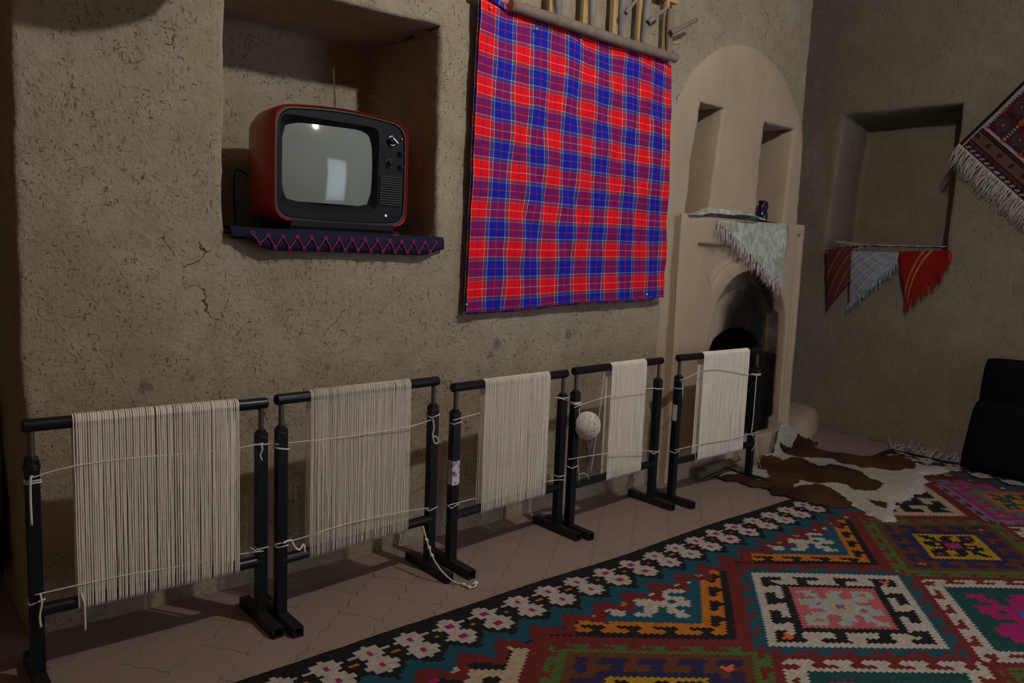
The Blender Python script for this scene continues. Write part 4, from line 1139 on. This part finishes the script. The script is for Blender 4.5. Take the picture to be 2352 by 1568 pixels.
for j in range(nb_+1):
    for i in range(na+1):
        p = da*(la*i/na)+db*(lb*j/nb_)+Vector((-.006-.006*nz((i*.05, j*.05, 0), 1), 0, 0)); mb.v.append(tuple(p))
for j in range(nb_):
    for i in range(na):
        a = j*(na+1)+i; mb.f.append((a, a+1, a+na+2, a+na+1)); mb.c.append(PALK[kcol(la*(i+.5)/na, lb*(j+.5)/nb_)])
o = make('woven_field', mb, M_rug, hk, angle=180); o.modifiers.new('thick', 'SOLIDIFY').thickness = .005
M_whool = simple('white_wool_fringe', (.50, .47, .45), .9, 0, .2, 60, .3, .001, .2)
mb = MB(); rr = random.Random(12); pp = []; dd = []
for k in range(230):
    cl = .02*math.sin(k*.55); pp.append(db*(lb*k/230)+Vector((-.008, 0, 0))); dd.append(-da*1.0+Vector((rr.uniform(-.1, .05), 0, -.35))+db*(rr.uniform(-.25, .25)+cl*8))
strands(mb, pp, dd, .105, .0030, .25, 4, 3, .25, .22, rr); make('fringe', mb, M_whool, hk, kind='stuff', angle=180)

# ------------------------------------------------------------------ black cushions against the right wall
def cushion(nm, c, sx, sy, sz, rot, label, seed):
    o = thing(nm, c, label, 'cushion'); o.rotation_euler = rot
    n = 22; mb = MB()
    for side in (-1, 1):
        def P(u, v):
            a, b = u*2-1, v*2-1
            e = (1-abs(a)**4.5)*(1-abs(b)**4.5); pin = 1-.045*(abs(a)**2)*(1-abs(b)**2)*0-.05*(a*a)*(b*b)*0
            rc_ = 1-.055*(abs(a)*abs(b))**5; y = a*sy/2*rc_*(1-.012*(1-b*b)); z = b*sz/2*rc_*(1-.02*(1-a*a))
            return Vector((side*sx/2*(e**.42)+.006*nz((a*2+seed, b*2, side), 1)*e, y, z+sz/2))
        mb.grid(P, n, n, side > 0)
    make('cover', mb, M_pillow, o, weld=1e-4, angle=180)
    return o
cushion('back_cushion', (5.055, 1.235, .012), .13, .84, .635, (0, R_(2), 0), 'tall black cushion standing against the wall on the kilim', 1)
cushion('front_cushion', (4.80, 1.22, .012), .11, .84, .42, (0, R_(21), 0), 'lower black cushion leaning on the tall black one', 4)

# ------------------------------------------------------------------ calf hide in front of the fireplace
def hp(x, y):
    a, b = 1550+x/3.618, 940+y/3.618; p = onz(a, b, .018)
    if p.y > 2.35:
        q = ony(a, b, 2.355)
        if q.x < 4.36 and q.z > 0: return (q.x, 2.355+q.z)
        return (min(p.x, 4.8), 2.36)
    return (p.x, p.y)
HO = [(850, 290), (862, 240), (880, 160), (930, 125), (960, 150), (985, 185), (1030, 205), (1050, 235), (1100, 280), (1180, 310), (1270, 340), (1330, 355), (1380, 345), (1450, 365), (1560, 380), (1700, 375), (1850, 375), (1930, 395), (2010, 435), (2080, 460), (2180, 455), (2240, 475), (2285, 505), (2200, 525), (2110, 530), (2065, 545), (2110, 590), (2070, 615), (2085, 660), (2060, 690), (1990, 690), (1960, 730), (1880, 765), (1830, 750), (1855, 800), (1815, 820), (1840, 915), (1740, 920), (1660, 880), (1600, 860), (1545, 815), (1480, 790), (1440, 805), (1330, 800), (1150, 760), (980, 725), (930, 695), (820, 690), (790, 650), (760, 635), (690, 625), (600, 610), (520, 575), (420, 570), (345, 545), (340, 520), (400, 500), (500, 485), (600, 465), (690, 450), (760, 400), (830, 385), (840, 330)]
BR = [[(880, 285), (920, 320), (965, 335), (985, 290), (1000, 255), (1040, 215), (1100, 270), (1270, 330), (1330, 345), (1380, 335), (1560, 370), (1850, 365), (1940, 390), (2020, 435), (1990, 470), (2015, 500), (1900, 510), (1800, 520), (1650, 500), (1550, 495), (1450, 465), (1350, 440), (1300, 415), (1180, 412), (1060, 405), (960, 395), (900, 370), (875, 330)],
      [(690, 440), (760, 395), (820, 395), (900, 435), (960, 405), (1060, 410), (1130, 450), (1200, 475), (1290, 460), (1400, 475), (1500, 510), (1560, 540), (1600, 575), (1700, 610), (1740, 625), (1700, 670), (1600, 680), (1500, 680), (1440, 650), (1420, 630), (1340, 625), (1280, 635), (1200, 640), (1120, 625), (1060, 600), (1040, 600), (1040, 625), (975, 640), (985, 660), (1080, 645), (1180, 640), (1240, 650), (1330, 690), (1400, 720), (1450, 760), (1480, 800), (1440, 820), (1330, 815), (1150, 775), (980, 735), (930, 705), (810, 700), (780, 660), (750, 645), (680, 640), (600, 625), (520, 590), (420, 585), (330, 555), (350, 545), (440, 548), (560, 548), (640, 570), (700, 595), (790, 570), (780, 540), (740, 510), (690, 490)],
      [(1610, 755), (1700, 765), (1770, 790), (1750, 830), (1680, 805), (1620, 775)]]
def inpoly(x, y, P):
    r = False; j = len(P)-1
    for i in range(len(P)):
        if (P[i][1] > y) != (P[j][1] > y) and x < (P[j][0]-P[i][0])*(y-P[i][1])/(P[j][1]-P[i][1])+P[i][0]: r = not r
        j = i
    return r
def dense(P, n=4): return [lerp(Vector(P[i]), Vector(P[(i+1) % len(P)]), k/n) for i in range(len(P)) for k in range(n)]
HP = [hp(*q) for q in dense(HO)]; BP = [[hp(*q) for q in dense(b)] for b in BR]
hx0, hx1 = min(p[0] for p in HP), max(p[0] for p in HP); hy0, hy1 = min(p[1] for p in HP), max(p[1] for p in HP)
g_ = .010; inside = {}; nx_, ny_ = int((hx1-hx0)/g_)+1, int((hy1-hy0)/g_)+1
for j in range(ny_):
    for i in range(nx_):
        x, y = hx0+(i+.5)*g_, hy0+(j+.5)*g_
        xx, yy = x+.012*nz((x*30, y*30, 0), 1), y+.012*nz((x*30, y*30, 5), 1)
        if inpoly(xx, yy, HP):
            x3, y3 = x+.016*nz((x*22, y*22, 3), 1), y+.016*nz((x*22, y*22, 8), 1)
            inside[(i, j)] = any(inpoly(x3, y3, b) for b in BP)
edge_d = {}
front_ = [c for c in inside if any((c[0]+a, c[1]+b) not in inside for a, b in ((1, 0), (-1, 0), (0, 1), (0, -1)))]
for c in front_: edge_d[c] = 0
while front_:
    nf = []
    for c in front_:
        for a, b in ((1, 0), (-1, 0), (0, 1), (0, -1)):
            q = (c[0]+a, c[1]+b)
            if q in inside and q not in edge_d: edge_d[q] = edge_d[c]+1; nf.append(q)
    front_ = nf
vid = {}; HV = []; HF = []; HC = []
def hv(i, j, top):
    k = (i, j, top)
    if k not in vid:
        x, y = hx0+i*g_, hy0+j*g_
        x += .004*nz((x*60, y*60, 1), 1); y += .004*nz((x*60, y*60, 9), 1)
        ed = [edge_d.get((i+a, j+b), -1) for a in (-1, 0) for b in (-1, 0)]; e = 0 if min(ed) < 0 else min(ed)+1
        h = .010+.013*sstep(e/4)+.014*max(0, nz((x*3.2, y*4.5, 2), 1)+.15)*sstep(e/8)+.005*nz((x*12, y*12, 4), 1)*sstep(e/3)
        if not top: h = .0085 if y < 1.93 else .0015
        if y > 2.335:   # climbs the fireplace foot
            q = y-2.335; vid[k] = len(HV); HV.append((x, 2.335+min(q, .03)*.7-h*.6*sstep(q/.05)+.012, h*(1-sstep(q/.05))+max(0, q-.008)))
            return vid[k]
        vid[k] = len(HV); HV.append((x, y, h))
    return vid[k]
WH, BRN, BRD = (.52, .49, .44), (.080, .035, .015), (.036, .016, .008)
for (i, j), br_ in inside.items():
    f = (hv(i, j, 1), hv(i+1, j, 1), hv(i+1, j+1, 1), hv(i, j+1, 1)); HF.append(f)
    x, y = hx0+i*g_, hy0+j*g_; k = max(0, min(1, .5+.9*nz((x*4, y*6, 7), 1))); c = tuple(lerp(BRD[q], BRN[q]*1.25, k) for q in range(3)) if br_ else tuple(v*(.9+.2*k) for v in WH)
    HC.append(c); HF.append((hv(i, j, 0), hv(i, j+1, 0), hv(i+1, j+1, 0), hv(i+1, j, 0))); HC.append((.35, .30, .22))
    for (a, b, p, q) in ((0, -1, (i, j), (i+1, j)), (1, 0, (i+1, j), (i+1, j+1)), (0, 1, (i+1, j+1), (i, j+1)), (-1, 0, (i, j+1), (i, j))):
        if (i+a, j+b) not in inside:
            HF.append((hv(*p, 0), hv(*q, 0), hv(*q, 1), hv(*p, 1))); HC.append(c)
hide = thing('calf_hide', (3.9, 2.0, 0), 'brown and white calf hide spread on the floor before the fireplace', 'hide'); HOo = Vector(hide.location)
mb = MB(); mb.v = [tuple(Vector(v)-HOo) for v in HV]; mb.f = HF; mb.c = HC
make('pelt', mb, M_hide, hide, angle=180)
# the curled foreleg lying against the fireplace, underside showing
M_hideb = simple('hide_underside', (.20, .17, .11), .9, 0, .35, 25, .3, .004, .2)
ca, cb = onz(1600, 1088, .03), onz(1690, 1062, .05); ca.y = min(ca.y, 2.335); cb.y = min(cb.y, 2.34)
ax_ = (cb-ca); nn_ = Vector((-ax_.y, ax_.x, 0)).normalized()
def curl(u, v):
    q = R_(lerp(-70, 215, v)); r = .034*(1-.25*u)+.004*nz((u*5, v*3, 0), 1)
    s = lerp(-.02+.03*abs(v-.5), 1.02-.06*abs(v-.4), u)
    return ca+ax_*s+Vector((0, 0, .012))+nn_*(r*math.sin(q)*.9)+Vector((0, 0, r*math.cos(q)))-HOo+Vector((0, -.012, 0))
o = make('curled_foreleg', MB().grid(curl, 24, 18), M_hideb, hide, angle=180); o.modifiers.new('thick', 'SOLIDIFY').thickness = .005

# ------------------------------------------------------------------ dark bag on the side of the wall end
bg = thing('hanging_bag', (.30, 2.84, .10), 'black bag-like bundle hanging on the side of the wall end', 'bag')
def bagP(u, v):
    q = u*2*math.pi; z = lerp(.0, .52, v); w_ = lerp(.125, .045, sstep(v*1.05))*(1 if v > .06 else .8); d = .030*(1-.4*v)
    return Vector((-.010+d*math.cos(q)*(-1), w_*math.sin(q)+.01*nz((u*6, v*5, 0), 1), z))
mb = MB().grid(bagP, 28, 22); mb.f.append(tuple(range(28))); mb.c.append(None)
make('bag_body', mb, simple('black_wool', (.012, .011, .012), .95, 0, .4, 50, .4, .004, .1), bg, weld=1e-5, angle=180)
make('strap', MB().tube([(-.012, .03, .50), (.005, .015, .62), (.012, .0, .70)], .008, 6), simple('brown_leather', (.05, .025, .012), .7), bg)
mb = MB()
strands(mb, [bagP(k/40, .02) for k in range(40)], [(-.1, random.uniform(-.4, .2), -1) for k in range(40)], .05, .003, .4, 4, 3, 0, .3); make('tassels', mb, simple('olive_tassel', (.12, .095, .05), .9), bg, kind='stuff', angle=180)

# ------------------------------------------------------------------ unseen round basket, added to cast the round shadow high on the back wall
tr_ = thing('unseen_shadow_basket', (.74, 2.13, 1.885), 'unseen round straw basket on cords, added to cast a shadow on the wall', 'basket')
make('bowl', MB().lathe([(.002, 0), (.09, .006), (.15, .035), (.19, .09), (.20, .15), (.192, .15), (.18, .095), (.14, .045), (.085, .016), (.002, .012)], 40), simple('straw', (.42, .30, .14), .8, 0, .3, 40, .4, .003), tr_, angle=60)
for k in range(3):
    q = k*2.094; make('hanging_cord', MB().tube([(.195*math.cos(q), .195*math.sin(q), .15), (0, 0, .75)], .003, 5), M_cord, tr_)
make('ceiling_cord', MB().tube([(0, 0, .745), (0, 0, 1.12)], .004, 5), M_cord, tr_)
